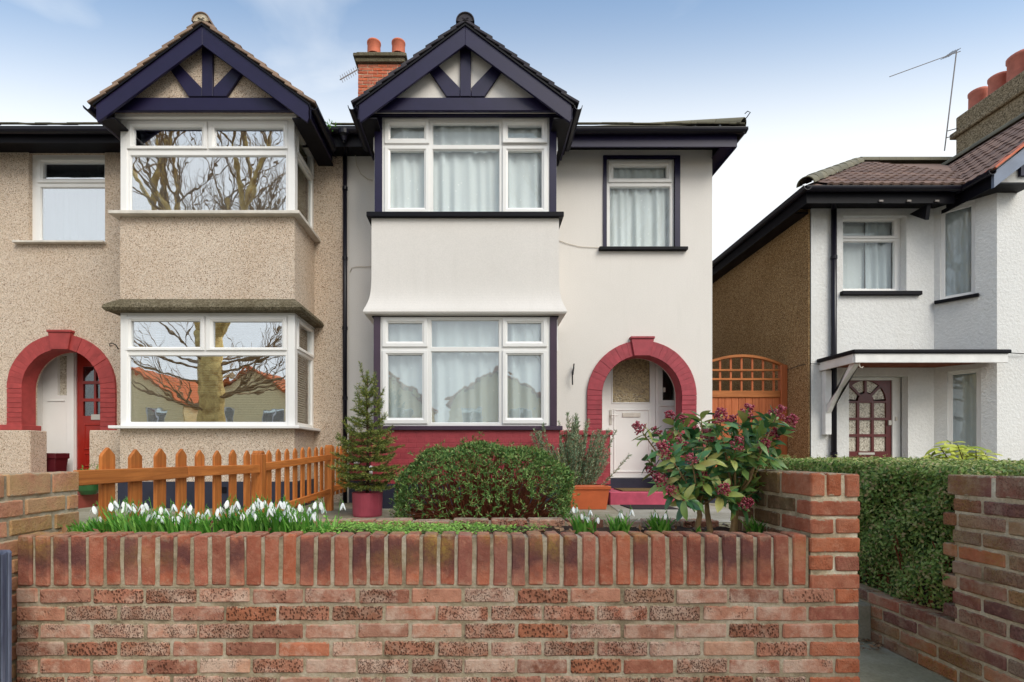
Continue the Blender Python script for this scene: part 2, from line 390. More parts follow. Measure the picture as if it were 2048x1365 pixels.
def brick_mat(name, stops, pits=0.0, bloom=0.0, lichen=0.0, dark_flash=0.0, bloomc=S(190, 170, 160), lich_z=None, smear=0.9):
    t = NT(name); co = t.coords(True); oi = t.n('ShaderNodeObjectInfo'); r = oi.outputs['Random']
    base = t.ramp(r, stops)
    n = t.noise(co, 14, 6, 0.7)
    cc = t.mixc(t.ramp(n, [(0.35, 0.0), (0.68, 0.7)]), base, t.mixc(1.0, base, (0.55, 0.45, 0.42, 1), 'MULTIPLY'))
    n2 = t.noise(co, 34, 5, 0.7)
    cc = t.mixc(t.ramp(n2, [(0.50, 0.0), (0.72, 0.45)]), cc, S(200, 150, 122))
    h = t.noise(co, 70, 6, 0.75)
    r4 = t.math('FRACT', t.math('MULTIPLY', r, 23.1))
    if bloom:
        nb = t.ramp(t.math('ADD', t.noise(co, 9, 6, 0.75), t.math('MULTIPLY', t.math('SUBTRACT', r4, 0.5), 0.22)), [(0.44, 0.0), (0.66, 1.0)])
        cc = t.mixc(t.math('MULTIPLY', nb, bloom), cc, bloomc)
    if dark_flash:
        sx = t.n('ShaderNodeSeparateXYZ', Vector=t.n('ShaderNodeTexCoord').outputs['Object']).outputs[2]
        wob = t.math('MULTIPLY', t.math('SUBTRACT', t.noise(co, 12, 5, 0.7), 0.5), 0.22)
        zz = t.math('ADD', sx, wob)
        g = t.ramp(t.n('ShaderNodeMapRange', i0=zz, i1=-0.11, i2=0.115).outputs[0], [(0.12, 0.0), (0.55, 1.0), (0.8, 0.85), (0.98, 0.1)])
        r2 = t.math('FRACT', t.math('MULTIPLY', r, 13.7))
        k = t.math('MULTIPLY', g, t.ramp(r2, [(0.2, 0.12), (0.6, 1.0)]))
        cc = t.mixc(t.math('MULTIPLY', k, dark_flash), cc, S(86, 56, 58))
    if pits:
        wv = t.n('ShaderNodeVectorMath', _operation='ADD', i0=co, i1=t.n('ShaderNodeVectorMath', _operation='SCALE', i0=t.n('ShaderNodeTexNoise', Vector=co, Scale=60.0).outputs['Color'], Scale=0.004).outputs[0]).outputs[0]
        st = t.n('ShaderNodeMapping', Vector=wv, Scale=(1.0, 1.0, 0.6)).outputs[0]
        st = t.n('ShaderNodeVectorMath', _operation='SCALE', i0=st, Scale=t.math('ADD', t.math('MULTIPLY', r4, 0.7), 0.7)).outputs[0]
        v = t.n('ShaderNodeTexVoronoi', Vector=st, Scale=135.0, Randomness=1.0).outputs['Distance']
        pit = t.ramp(v, [(0.25, 1.0), (0.48, 0.0)])
        r3 = t.math('FRACT', t.math('MULTIPLY', r, 7.3))
        ms = t.math('ADD', t.noise(co, 11, 4, 0.6), t.math('MULTIPLY', t.math('SUBTRACT', r3, 0.5), 0.42))
        msk = t.ramp(ms, [(0.40, 0.0), (0.56, 1.0)])
        cc = t.mixc(t.math('MULTIPLY', t.ramp(ms, [(0.5, 0.0), (0.72, 0.6)]), pits), cc, S(120, 78, 52))
        k = t.math('MULTIPLY', t.math('MULTIPLY', pit, msk), pits)
        cc = t.mixc(k, cc, S(84, 52, 38))
        h = t.math('SUBTRACT', h, t.math('MULTIPLY', k, 1.6))
    if lichen:
        geo = t.n('ShaderNodeNewGeometry').outputs['Position']
        ln = t.math('MULTIPLY', t.ramp(t.noise(geo, 2.2, 2, 0.5), [(0.50, 0.0), (0.62, 1.0)]), t.ramp(t.noise(geo, 60, 4, 0.7), [(0.35, 0.25), (0.6, 1.0)]))
        pz = t.n('ShaderNodeSeparateXYZ', Vector=geo).outputs[2]
        if lich_z:
            up = t.n('ShaderNodeMapRange', i0=pz, i1=lich_z[0], i2=lich_z[1]).outputs[0]
            ln = t.math('MULTIPLY', ln, up)
        cc = t.mixc(t.math('MULTIPLY', ln, lichen), cc, S(176, 146, 66))
    if smear:
        gz = t.n('ShaderNodeSeparateXYZ', Vector=t.n('ShaderNodeTexCoord').outputs['Generated']).outputs[2]
        e = t.math('MULTIPLY', t.math('ABSOLUTE', t.math('SUBTRACT', gz, 0.5)), 2.0)
        e = t.math('ADD', e, t.math('MULTIPLY', t.math('SUBTRACT', t.noise(co, 26, 6, 0.75), 0.5), 1.5))
        cc = t.mixc(t.math('MULTIPLY', t.ramp(e, [(0.88, 0.0), (1.25, 1.0)]), smear), cc, S(176, 160, 134))
    rr = t.ramp(n, [(0.3, 0.78), (0.7, 0.95)])
    return t.done(cc, rr, t.bump(h, 0.9, 0.007), 0.2)
M['brick'] = brick_mat('rustic_brick', [(0.0, S(150, 102, 84)), (0.2, S(186, 120, 96)), (0.45, S(202, 144, 118)), (0.65, S(170, 118, 100)), (0.85, S(214, 168, 140)), (1.0, S(200, 110, 74))], 0.75, 0.75, bloomc=S(216, 190, 170))
M['brick_cap'] = brick_mat('capping_brick', [(0.0, S(164, 100, 80)), (0.4, S(184, 106, 80)), (0.7, S(198, 116, 84)), (1.0, S(174, 110, 94))], 0.0, 0.4, 0.85, 0.85, bloomc=S(204, 146, 120), lich_z=(0.62, 0.74), smear=0.3)
M['brick_pier'] = brick_mat('orange_pier_brick', [(0.0, S(156, 96, 76)), (0.35, S(186, 108, 80)), (0.7, S(200, 118, 82)), (1.0, S(160, 98, 84))], 0.15, 0.35, 0.0, bloomc=S(206, 150, 122))
M['brick_shade'] = brick_mat('shaded_grimy_olive_brick', [(0.0, S(112, 92, 68)), (0.5, S(136, 108, 78)), (1.0, S(122, 88, 70))], 0.15, 0.35, 0.3, bloomc=S(150, 134, 100))  # side bricks of the return: shade and grime put into the colour
M['brick_left'] = brick_mat('pale_orange_brick', [(0.0, S(204, 146, 116)), (0.5, S(222, 160, 128)), (1.0, S(184, 140, 104))], 0.1, 0.4, 0.5, bloomc=S(190, 172, 122))
M['brick_right'] = brick_mat('purple_brown_brick', [(0.0, S(132, 92, 86)), (0.3, S(174, 114, 94)), (0.55, S(142, 102, 96)), (0.8, S(216, 128, 96)), (1.0, S(184, 152, 112))], 0.3, 0.55, 0.4, bloomc=S(204, 184, 156))
M['brick_chim'] = brick_mat('orange_chimney_brick', [(0.0, S(176, 82, 54)), (0.5, S(204, 102, 66)), (1.0, S(190, 108, 82))], 0.0, 0.15, smear=0)
def mortar(name='mortar', k=1.0):
    t = NT(name); co = t.coords()
    n = t.noise(co, 6, 6, 0.7); f = t.noise(co, 80, 5, 0.7)
    K = lambda r, g, b: S(min(255, r * k), min(255, g * k), min(255, b * k))
    cc = t.ramp(n, [(0.28, K(120, 106, 84)), (0.48, K(176, 160, 134)), (0.72, K(214, 202, 182))])
    cc = t.mixc(0.5, cc, t.ramp(f, [(0.3, 0.5), (0.65, 1.0)]), 'MULTIPLY')
    return t.done(cc, 0.95, t.bump(f, 0.9, 0.006), 0.1)
M['mortar'] = mortar()
M['mortar_pale'] = mortar('pale_lime_mortar', 1.22)

def tile_mat(name, c1, c2, moss, mossc=S(120, 118, 88)):
    t = NT(name); co = t.coords(True); r = t.n('ShaderNodeObjectInfo').outputs['Random']
    cc = t.mixc(r, c1, c2)
    n = t.noise(co, 9, 6, 0.7)
    cc = t.mixc(t.math('MULTIPLY', t.ramp(n, [(0.5, 0.0), (0.75, 1.0)]), moss), cc, mossc)
    return t.done(cc, 0.8, t.bump(t.noise(co, 60, 4), 0.5, 0.004), 0.3)
M['tile_black'] = tile_mat('charcoal_roof_tile', S(42, 40, 50), S(58, 54, 62), 0.2)
M['tile_buff'] = tile_mat('weathered_buff_tile', S(120, 100, 88), S(156, 130, 112), 0.5, S(110, 104, 80))
M['tile_brown'] = tile_mat('brown_roof_tile', S(98, 80, 74), S(132, 106, 94), 0.4, S(128, 108, 88))
M['tile_hip'] = tile_mat('grey_green_hip_tile', S(98, 94, 80), S(120, 114, 96), 0.6)
M['clay'] = plain('terracotta_chimney_pot', S(196, 108, 80), 0.7, 0.2, 6, 0.2, 40, 0.003, 0.3)
M['clay_dusty'] = plain('dusty_pink_chimney_pot', S(188, 112, 94), 0.75, 0.2, 6, 0.2, 40, 0.003, 0.3)

def wood(name, c, d, axis=2, rand=0.1):
    t = NT(name); co = t.coords(True)
    sc = [38, 38, 38]; sc[axis] = 2.2
    w = t.n('ShaderNodeMapping', Vector=co, Scale=tuple(sc)).outputs[0]
    n = t.noise(w, 1.0, 5, 0.65, 0.6); big = t.noise(co, 4, 4, 0.6)
    cc = t.mixc(t.ramp(n, [(0.32, 0.0), (0.68, 1.0)]), d, c)
    cc = t.mixc(t.ramp(big, [(0.5, 0.0), (0.8, 0.5)]), cc, d)
    r = t.n('ShaderNodeObjectInfo').outputs['Random']
    k = t.math('ADD', t.math('MULTIPLY', r, 2 * rand), 1 - rand)
    cc = t.mixc(1.0, cc, t.n('ShaderNodeCombineXYZ', X=k, Y=k, Z=k).outputs[0], 'MULTIPLY')
    return t.done(cc, 0.6, t.bump(n, 0.3, 0.003), 0.3)
M['fence'] = wood('orange_stained_timber', S(210, 128, 62), S(164, 92, 40))
M['fence_y'] = wood('orange_stained_rail', S(212, 130, 64), S(168, 96, 44), 1)
M['gate'] = wood('gate_stained_timber', S(190, 110, 68), S(156, 82, 46))
M['gate_x'] = wood('gate_stained_rail', S(190, 118, 66), S(150, 88, 44), 0)
M['greypost'] = wood('blue_grey_weathered_post', S(112, 118, 136), S(66, 70, 88))

def ground_mat(name, c1, c2, c3, sc=2.0, bs=60, bstr=0.5):
    t = NT(name); co = t.coords()
    n = t.noise(co, sc, 7, 0.7); f = t.noise(co, bs, 5, 0.7)
    cc = t.ramp(n, [(0.3, c1), (0.5, c2), (0.7, c3)])
    cc = t.mixc(0.45, cc, t.ramp(f, [(0.3, 0.45), (0.65, 1.0)]), 'MULTIPLY')
    return t.done(cc, 0.9, t.bump(f, bstr, 0.008), 0.2)
M['concrete'] = ground_mat('grey_green_concrete', S(112, 110, 88), S(146, 140, 120), S(168, 162, 146))
M['concrete2'] = ground_mat('pale_concrete_slab', S(140, 136, 122), S(162, 158, 146), S(178, 174, 164))
M['path'] = ground_mat('mossy_path', S(136, 136, 108), S(166, 160, 134), S(186, 178, 156))
M['asphalt'] = ground_mat('asphalt', S(60, 60, 62), S(74, 74, 76), S(86, 86, 86), 1.0)
M['pavement'] = ground_mat('street_paving', S(120, 116, 108), S(140, 136, 128), S(152, 148, 140), 1.0)
M['soil'] = ground_mat('garden_soil', S(44, 32, 24), S(66, 48, 36), S(90, 68, 52), 9, 50, 1.0)
M['quarry'] = plain('red_quarry_tile', S(150, 72, 62), 0.5, 0.2, 6, 0.2, 40, 0.003, 0.4)

def leaf_mat(name, stops, tr=0.25, rough=0.5, spec=0.4, obj=False):
    t = NT(name)
    r = t.n('ShaderNodeObjectInfo').outputs['Random'] if obj else t.n('ShaderNodeNewGeometry').outputs['Random Per Island']
    cc = t.ramp(r, stops)
    if obj:
        n = t.noise(t.coords(True), 40, 3)
        cc = t.mixc(t.math('MULTIPLY', n, 0.4), cc, t.mixc(1.0, cc, (0.6, 0.65, 0.5, 1), 'MULTIPLY'))
    b = t.n('ShaderNodeBsdfPrincipled', **{'Base Color': cc, 'Roughness': rough, 'Specular IOR Level': spec})
    tl = t.n('ShaderNodeBsdfTranslucent', Color=cc).outputs[0]
    mx = t.n('ShaderNodeMixShader', Fac=tr, i1=b.outputs[0], i2=tl).outputs[0]
    t.t.links.new(mx, t.out.inputs[0]); return t.m
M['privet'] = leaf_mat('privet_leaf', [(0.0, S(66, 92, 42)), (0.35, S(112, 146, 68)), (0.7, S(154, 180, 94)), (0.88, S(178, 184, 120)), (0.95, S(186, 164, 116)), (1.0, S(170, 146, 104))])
M['privet_top'] = leaf_mat('privet_pale_top_leaf', [(0.0, S(84, 108, 50)), (0.35, S(132, 156, 78)), (0.65, S(172, 188, 104)), (0.85, S(204, 200, 136)), (1.0, S(196, 172, 126))])  # paler leaf colour for the top of the hedge
M['clip'] = leaf_mat('clipped_shrub_leaf', [(0.0, S(56, 88, 42)), (0.4, S(90, 128, 60)), (0.75, S(128, 162, 82)), (0.9, S(172, 194, 116)), (0.94, S(140, 84, 58)), (1.0, S(120, 66, 48))])
M['needle'] = leaf_mat('fir_needle', [(0.0, S(64, 90, 40)), (0.5, S(108, 130, 58)), (0.85, S(160, 164, 80)), (1.0, S(186, 178, 94))], 0.15)
M['rosemary'] = leaf_mat('grey_green_leaf', [(0.0, S(92, 116, 88)), (0.5, S(134, 158, 124)), (0.85, S(172, 186, 152)), (1.0, S(176, 146, 112))], 0.15)
M['snowleaf'] = leaf_mat('snowdrop_leaf', [(0.0, S(72, 132, 48)), (0.5, S(112, 176, 68)), (1.0, S(160, 208, 100))], 0.35)
M['cover'] = leaf_mat('ground_cover_leaf', [(0.0, S(96, 142, 54)), (0.5, S(146, 192, 80)), (1.0, S(186, 222, 112))], 0.3)
M['aucuba'] = leaf_mat('yellow_green_leaf', [(0.0, S(140, 160, 60)), (0.5, S(190, 200, 80)), (1.0, S(214, 216, 110))], 0.3, 0.4, 0.4, True)
M['skimmia'] = leaf_mat('glossy_evergreen_leaf', [(0.0, S(58, 104, 68)), (0.35, S(94, 142, 82)), (0.55, S(146, 174, 88)), (0.8, S(196, 200, 116)), (1.0, S(184, 168, 100))], 0.15, 0.3, 0.6, True)
M['skimmia_in'] = leaf_mat('glossy_evergreen_inner_leaf', [(0.0, S(58, 104, 68)), (0.4, S(94, 142, 82)), (0.8, S(136, 166, 86)), (1.0, S(186, 190, 112))], 0.15, 0.3, 0.6)
M['litter'] = leaf_mat('dry_leaf', [(0.0, S(90, 60, 40)), (0.5, S(134, 92, 60)), (1.0, S(176, 136, 100))], 0.1)
M['bud'] = leaf_mat('crimson_bud', [(0.0, S(120, 34, 50)), (0.5, S(168, 58, 78)), (0.85, S(192, 92, 106)), (1.0, S(216, 150, 150))], 0.1)
M['petal'] = plain('white_petal', (0.86, 0.87, 0.84, 1), 0.5, 0.03, 10, 0.02, 30, 0.001, 0.3)
M['stemgreen'] = plain('green_stem', S(96, 150, 60), 0.5, 0.2, 10, 0.02, 30, 0.001, 0.3)
M['bark'] = plain('tan_bark', S(156, 128, 92), 0.85, 0.3, 14, 0.6, 50, 0.006, 0.2)
M['bark_dark'] = plain('dark_bark', S(84, 66, 50), 0.9, 0.3, 14, 0.6, 50, 0.006, 0.2)
M['twig'] = plain('red_brown_twig', S(124, 70, 50), 0.8, 0.3, 14, 0.3, 50, 0.004, 0.2)
M['core_dark'] = plain('dark_core_fill', S(58, 58, 36), 0.95, 0.3, 14, 0.6, 40, 0.01, 0.1)
M['plane_bark'] = plain('sunlit_gold_plane_bark', S(214, 168, 92), 0.85, 0.45, 5, 0.5, 20, 0.01, 0.2, 0, S(246, 216, 140))  # gold of low sunlight put into the bark colour
M['pot_red'] = plain('raspberry_pot', S(160, 68, 84), 0.45, 0.12, 6, 0.05, 40, 0.002, 0.4)
M['trough'] = plain('terracotta_plastic', S(192, 96, 56), 0.45, 0.12, 5, 0.05, 40, 0.002, 0.4)
M['pot_green'] = plain('green_glazed_pot', S(48, 92, 50), 0.3, 0.2, 5, 0.05, 40, 0.002, 0.5)
M['pot_maroon'] = plain('maroon_planter', S(84, 26, 34), 0.4, 0.2, 5, 0.05, 40, 0.002, 0.5)

# ------------------------------------------------------------------ the setting
GZ = H - 0.77        # garden level at the houses
def sheet(name, x0, x1, y0, y1, z, m):
    o = MB().quad((x0, y0, z), (x1, y0, z), (x1, y1, z), (x0, y1, z)).build(name, m); o['kind'] = 'structure'; return o
sheet('ground', -400, 400, -400, 600, -0.10, M['concrete'])
sheet('road', -200, 200, -14.0, -3.2, -0.096, M['asphalt'])
pv = MB().box(-60, 60, -3.2, 2.10, -0.12, 0.0).build('pavement', M['pavement'], bevel=0.01); pv['kind'] = 'structure'
pv = MB().box(-60, 60, -17.5, -14.0, -0.12, 0.0).build('far_pavement', M['pavement'], bevel=0.01); pv['kind'] = 'structure'
gp = MB()
gp.add([(1.62, 2.10, 0.004), (2.30, 2.10, 0.004), (2.30, 3.0, 0.02), (1.62, 3.0, 0.02), (2.3, 6.2, GZ - 0.002), (1.62, 6.2, GZ - 0.002)], [(0, 1, 2, 3), (3, 2, 4, 5)])
o = gp.build('garden_path', M['path']); o['kind'] = 'structure'
gm = MB().box(-14, 1.62, 3.06, 24, -0.1, GZ).box(2.32, 16, 5.52, 24, -0.1, GZ).box(1.62, 2.32, 6.2, 24, -0.1, GZ)
o = gm.build('garden_ground', M['concrete'], merge=False); o['kind'] = 'structure'
pslab = MB().add([(1.72, 5.6, GZ + 0.006), (3.55, 5.6, GZ + 0.006), (3.4, 7.5, GZ + 0.006), (1.94, 7.5, GZ + 0.006)], [(0, 1, 2, 3)]).build('paving_slab', M['concrete2']); pslab['kind'] = 'structure'
sb = MB()
nx, ny = 90, 14
def soilz(x, y): return H - 0.385 - 0.05 * (y - 2.25) / 0.7 + 0.03 * noise.noise(Vector((x * 6, y * 6, 0))) + 0.012 * noise.noise(Vector((x * 25, y * 25, 3)))
vs = [(x, y, soilz(x, y)) for y in np.linspace(2.21, 2.97, ny) for x in np.linspace(-2.0, 1.42, nx)]
sb.add(vs, [(j * nx + i, j * nx + i + 1, (j + 1) * nx + i + 1, (j + 1) * nx + i) for j in range(ny - 1) for i in range(nx - 1)])
o = sb.build('flower_bed', M['soil'], smooth=True); o['kind'] = 'structure'

# ------------------------------------------------------------------ bricks
BC = {}
def brick_mesh(dx, dy, dz, m, k):
    key = (round(dx, 3), round(dy, 3), round(dz, 3), m, k)
    if key in BC: return BC[key]
    r = random.Random(hash((key[0], key[1], key[2], k)) & 0xffff)
    bm = bmesh.new(); bmesh.ops.create_cube(bm, size=1)
    for v in bm.verts: v.co = Vector((v.co.x * dx, v.co.y * dy, v.co.z * dz))
    d3 = [dx, dy, dz]; ordr = sorted(range(3), key=lambda q: -d3[q])
    for ax_i, cuts in ((ordr[0], (-0.25, 0.0, 0.25)), (ordr[1], (0.0,))):
        for c in cuts:
            co = Vector((0, 0, 0)); no = Vector((0, 0, 0)); co[ax_i] = c * d3[ax_i]; no[ax_i] = 1
            bmesh.ops.bisect_plane(bm, geom=bm.verts[:] + bm.edges[:] + bm.faces[:], plane_co=co, plane_no=no)
    es = [e for e in bm.edges if len(e.link_faces) == 2 and e.calc_face_angle(0) > 0.5]
    bmesh.ops.bevel(bm, geom=es, offset=0.006, segments=1, affect='EDGES', profile=0.5)
    for v in bm.verts: v.co += Vector([r.uniform(-1, 1) * 0.0017 for _ in range(3)])
    me = bpy.data.meshes.new('brick'); bm.to_mesh(me); bm.free(); me.materials.append(M[m])
    BC[key] = me; return me
def brick(parent, cx, cy, cz, dx, dy, dz, m):
    if m not in ('brick_cap', 'brick_chim'): dx, dy, dz = dx - 0.003, dy - 0.002, dz - 0.0035
    me = brick_mesh(dx, dy, dz, m, rnd.randrange(4))
    j = 0.0025
    mt = Matrix.Translation((cx + rnd.uniform(-j, j), cy + rnd.uniform(-j, j), cz + rnd.uniform(-j, j))) @ Matrix.Rotation(rnd.uniform(-0.012, 0.012), 4, 'Y') @ Matrix.Rotation(rnd.uniform(-0.008, 0.008), 4, 'Z')
    return inst('brick', me, parent, mt)

fw = thing('garden_wall', 'low red brick front garden wall with upright brick capping and a taller pier end', 'wall', (0, 2.17, 0))
WF, WB = 2.12, 2.222
cap_t, cap_b = H - 0.345, H - 0.56
n = 45; pitch = 3.365 / n
for i in range(n):
    brick(fw, -1.97 + pitch * (i + 0.5), (WF + WB) / 2, (cap_t + cap_b) / 2 + rnd.uniform(-0.003, 0.003), pitch - rnd.choice((0.015, 0.017, 0.02)), WB - WF, 0.215, 'brick_cap')
MB().box(-1.965, 1.398, WF + 0.0085, WB - 0.004, cap_b - 0.01, cap_t - 0.012).box(-1.97, 1.609, WF + 0.0085, WB - 0.004, -0.05, cap_b - 0.012).build('mortar', M['mortar'], fw, merge=False)
z = cap_b - 0.012; k = 0
while z > -0.02:
    zc = z - 0.0325; xr = 1.615; first = True
    while xr > -1.97:
        w = 0.1025 if (first and k % 2 == 0) else 0.215
        x0 = max(-1.975, xr - w)
        if xr - x0 > 0.03:
            brick(fw, (xr + x0) / 2, (WF + WB) / 2, zc, xr - x0, 0.1025, 0.065, 'brick_pier' if first else 'brick')
        xr -= w + 0.0105; first = False
    z -= 0.0748; k += 1
# taller return at the gate end (one brick thick), running back
PX0, PX1 = 1.40, 1.615
pt = H - 0.083
D_end = 2.80
for j in range(3):      # brick on edge on top
    y = WF
    while y < D_end - 0.05:
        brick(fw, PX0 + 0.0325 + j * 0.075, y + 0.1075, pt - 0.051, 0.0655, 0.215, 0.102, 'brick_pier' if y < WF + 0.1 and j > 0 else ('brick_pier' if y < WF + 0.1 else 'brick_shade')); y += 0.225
z = pt - 0.102 - 0.012; k = 0
while z > cap_b - 0.02:
    zc = z - 0.0335
    if k % 2 == 0:
        brick(fw, (PX0 + PX1) / 2, WF + 0.051, zc, 0.215, 0.1025, 0.067, 'brick_pier'); y = WF + 0.1135
    else: y = WF
    while y < D_end - 0.05:
        L_ = min(0.215, D_end - y)
        for xx in (PX0 + 0.051, PX1 - 0.051):
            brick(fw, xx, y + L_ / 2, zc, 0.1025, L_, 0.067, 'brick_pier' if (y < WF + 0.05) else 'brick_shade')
        y += 0.225
    z -= 0.0785; k += 1
while z > 0:
    y = WB + 0.01 + (0.11 if k % 2 else 0)
    while y < D_end - 0.05:
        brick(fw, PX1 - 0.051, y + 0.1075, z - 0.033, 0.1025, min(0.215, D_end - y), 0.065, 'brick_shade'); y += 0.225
    z -= 0.0748; k += 1
MB().box(PX0 + 0.008, PX1 - 0.008, WF + 0.0088, D_end - 0.005, cap_b - 0.011, pt - 0.008).box(1.42, PX1 - 0.006, WB, D_end - 0.005, -0.05, cap_b - 0.013).build('mortar', M['mortar_pale'], fw, merge=False)

# left boundary return
lw = thing('boundary_wall', 'short pale orange brick boundary wall with lichen beside the picket fence', 'wall', (-2.1, 2.1, 0))
lt = H - 0.085
for (zt, hh) in [(lt, 0.102), (lt - 0.113, 0.075), (lt - 0.198, 0.075), (lt - 0.283, 0.075)] + [(lt - 0.368 - 0.0748 * q, 0.065) for q in range(9)]:
    y = 1.72 + rnd.uniform(0, 0.1)
    first = True
    while y < 2.50:
        L_ = min(0.215 if not first else rnd.choice((0.1, 0.215)), 2.50 - y); first = False
        if L_ > 0.04: brick(lw, -2.0 - 0.051, y + L_ / 2, zt - hh / 2, 0.1025, L_, hh, 'brick_left')
        y += L_ + 0.0105
MB().box(-2.21, -2.008, 1.72, 2.495, -0.05, lt - 0.01).build('mortar', M['mortar'], lw)

# right boundary: low wall carrying the hedge bed, tall wall near the street
rw = thing('boundary_wall', 'purple and orange brick boundary wall beside the path, stepping down under the hedge', 'wall', (2.4, 2.4, 0))
RX = 2.30; rt = H - 0.098
def rcourse(zt, hh, y0, y1, off):
    y = y0 - off
    while y < y1 - 0.03:
        a, b = max(y, y0), min(y + 0.215, y1)
        if b - a > 0.03: brick(rw, RX + 0.051, (a + b) / 2, zt - hh / 2, 0.1025, b - a, hh, 'brick_right')
        y += 0.2255
z = rt; k = 0
rcourse(z, 0.102, 1.4, 2.47, 0.05); z -= 0.114
while z > 0.02:
    low = z <= H - 0.80
    rcourse(z, 0.065, 1.4, 5.6 if low else 2.47 + (0.02 if k % 2 else -0.03), 0.11 if k % 2 else 0.0)
    z -= 0.0755; k += 1
MB().box(RX + 0.008, RX + 0.2, 1.4, 2.43, -0.05, rt - 0.012).box(RX + 0.008, RX + 0.1, 2.43, 5.595, -0.05, H - 0.824).build('mortar', M['mortar_pale'], rw, merge=False)
MB().box(2.21, 2.30, 2.93, 3.08, 0.0, 0.24).build('concrete_stub', M['concrete'], rw, bevel=0.012)

# kerb row at the back of the bed
kb = thing('brick_kerb', 'row of bricks edging the back of the flower bed', 'kerb', (-0.3, 3.0, 0))
x = -1.98
while x < 1.40:
    brick(kb, x + 0.1075, 3.0, H - 0.428 + rnd.uniform(-0.004, 0.004), 0.215, 0.1025, 0.075, 'brick'); x += 0.227
MB().box(-2.0, 1.405, 2.955, 3.05, 0, H - 0.405).build('mortar', M['mortar'], kb)

# grey post at the pavement edge
gpst = thing('gate_post', 'blue grey ribbed wooden post in front of the brick wall end', 'post', (-1.84, 1.9, 0))
PXR = X(27, 1.98)
MB().box(-1.99, PXR, 1.86, 1.98, 0, Z(1102, 1.95)).build('post', M['greypost'], gpst, bevel=0.008)
for q in range(4):
    yy = 1.868 + q * 0.028
    MB().box(PXR + 0.0005, PXR + 0.007, yy, yy + 0.016, 0.0, Z(1106, 1.95)).build('rib', M['greypost'], gpst, bevel=0.003)

# ------------------------------------------------------------------ windows, curtains
def grow(r, d): return (r[0] - d, r[1] + d, r[2] - d, r[3] + d)
def window(parent, fr, outer, panes, glass='glass', depth=0.07, m='upvc', bead=0.012, name='window', c0=0.0):
    """panes: list of (glass_rect, sash_rect or None, open_angle)"""
    mb = MB(); f0 = Fr(fr.p(0, 0, c0), fr.u, fr.v, fr.w)
    holes = [grow(g, 0.014) if s else grow(g, bead) for g, s in [(p[0], p[1]) for p in panes]]
    mb.plate(f0, outer, holes, depth)
    mb.ring(f0, outer, outer, [(0, 0), (0, -depth)])
    for p in panes:
        if not p[1]: mb.ring(f0, grow(p[0], bead), p[0], [(0, -0.003), (0.25, -0.002), (1, -0.02), (1, -0.04)])
    w = mb.build(name, M[m], parent, merge=True)
    for p in panes:
        g, s = p[0], p[1]
        fp = f0
        if len(p) > 2:
            th = p[2]; hz = s[3]
            o = f0.p(0, hz, 0.0)
            v2 = f0.v * math.cos(th) - f0.w * math.sin(th); w2 = f0.w * math.cos(th) + f0.v * math.sin(th)
            fp = Fr(o - v2 * hz, f0.u, v2, w2)
        if s:
            MB().ring(fp, s, g, [(0, 0.0015), (0, 0.017), (0.06, 0.022), (0.62, 0.022), (0.72, 0.014), (1.0, 0.004), (1.0, -0.04)]).build('sash', M[m], w)
        MB().fbox(fp, g[0] - 0.004, g[1] + 0.004, g[2] - 0.004, g[3] + 0.004, -0.030, -0.026).build('pane', M[glass], w)
    return w
def PR(x0, x1, y0, y1, D):
    return (X(x0, D), X(x1, D), Z(y1, D), Z(y0, D))
def curtain(fr, rect, c, label, m='net', amp=0.02, waves=7, seed=0, group='net curtains in the windows'):
    mb = MB(); n = max(60, int((rect[1] - rect[0]) * 150)); r = random.Random(seed); ph = r.uniform(0, 9)
    rows = 6; vs = []
    for j in range(rows):
        tz = j / (rows - 1)
        for i in range(n):
            t = i / (n - 1); a = rect[0] + (rect[1] - rect[0]) * t
            s = a * 0.9 + ph
            wv = math.sin(2 * math.pi * (s * waves * 0.6 + 0.5 * math.sin(s * 7))) + 0.5 * math.sin(2 * math.pi * s * waves * 1.37 + 1.1 + tz) + 0.8 * noise.noise(Vector((s * 6, tz * 0.7, seed)))
            vs.append(fr.p(a, rect[2] + (rect[3] - rect[2]) * tz, c + amp * wv * (1.1 - 0.35 * tz)))
    mb.add(vs, [(j * n + i, j * n + i + 1, (j + 1) * n + i + 1, (j + 1) * n + i) for j in range(rows - 1) for i in range(n - 1)])
    o = mb.build('net_curtain', M[m], smooth=True)
    return tag(o, label, 'curtain', group)
def slat_blind(fr, rect, c, label, m='blind', pitch=0.035):
    root = thing('window_blind', label, 'blind', fr.p((rect[0] + rect[1]) / 2, rect[2], c))
    z = rect[2]; mb = MB()
    while z < rect[3]:
        mb.add([fr.p(rect[0], z, c + 0.012), fr.p(rect[1], z, c + 0.012), fr.p(rect[1], z + 0.021, c - 0.012), fr.p(rect[0], z + 0.021, c - 0.012)], [(0, 1, 2, 3)]); z += pitch
    mb.build('slats', M[m], root, merge=False, kind='stuff')
    MB().fbox(fr, rect[0], rect[1], rect[3], rect[3] + 0.04, c - 0.02, c + 0.02).build('head_rail', M['upvc'], root)

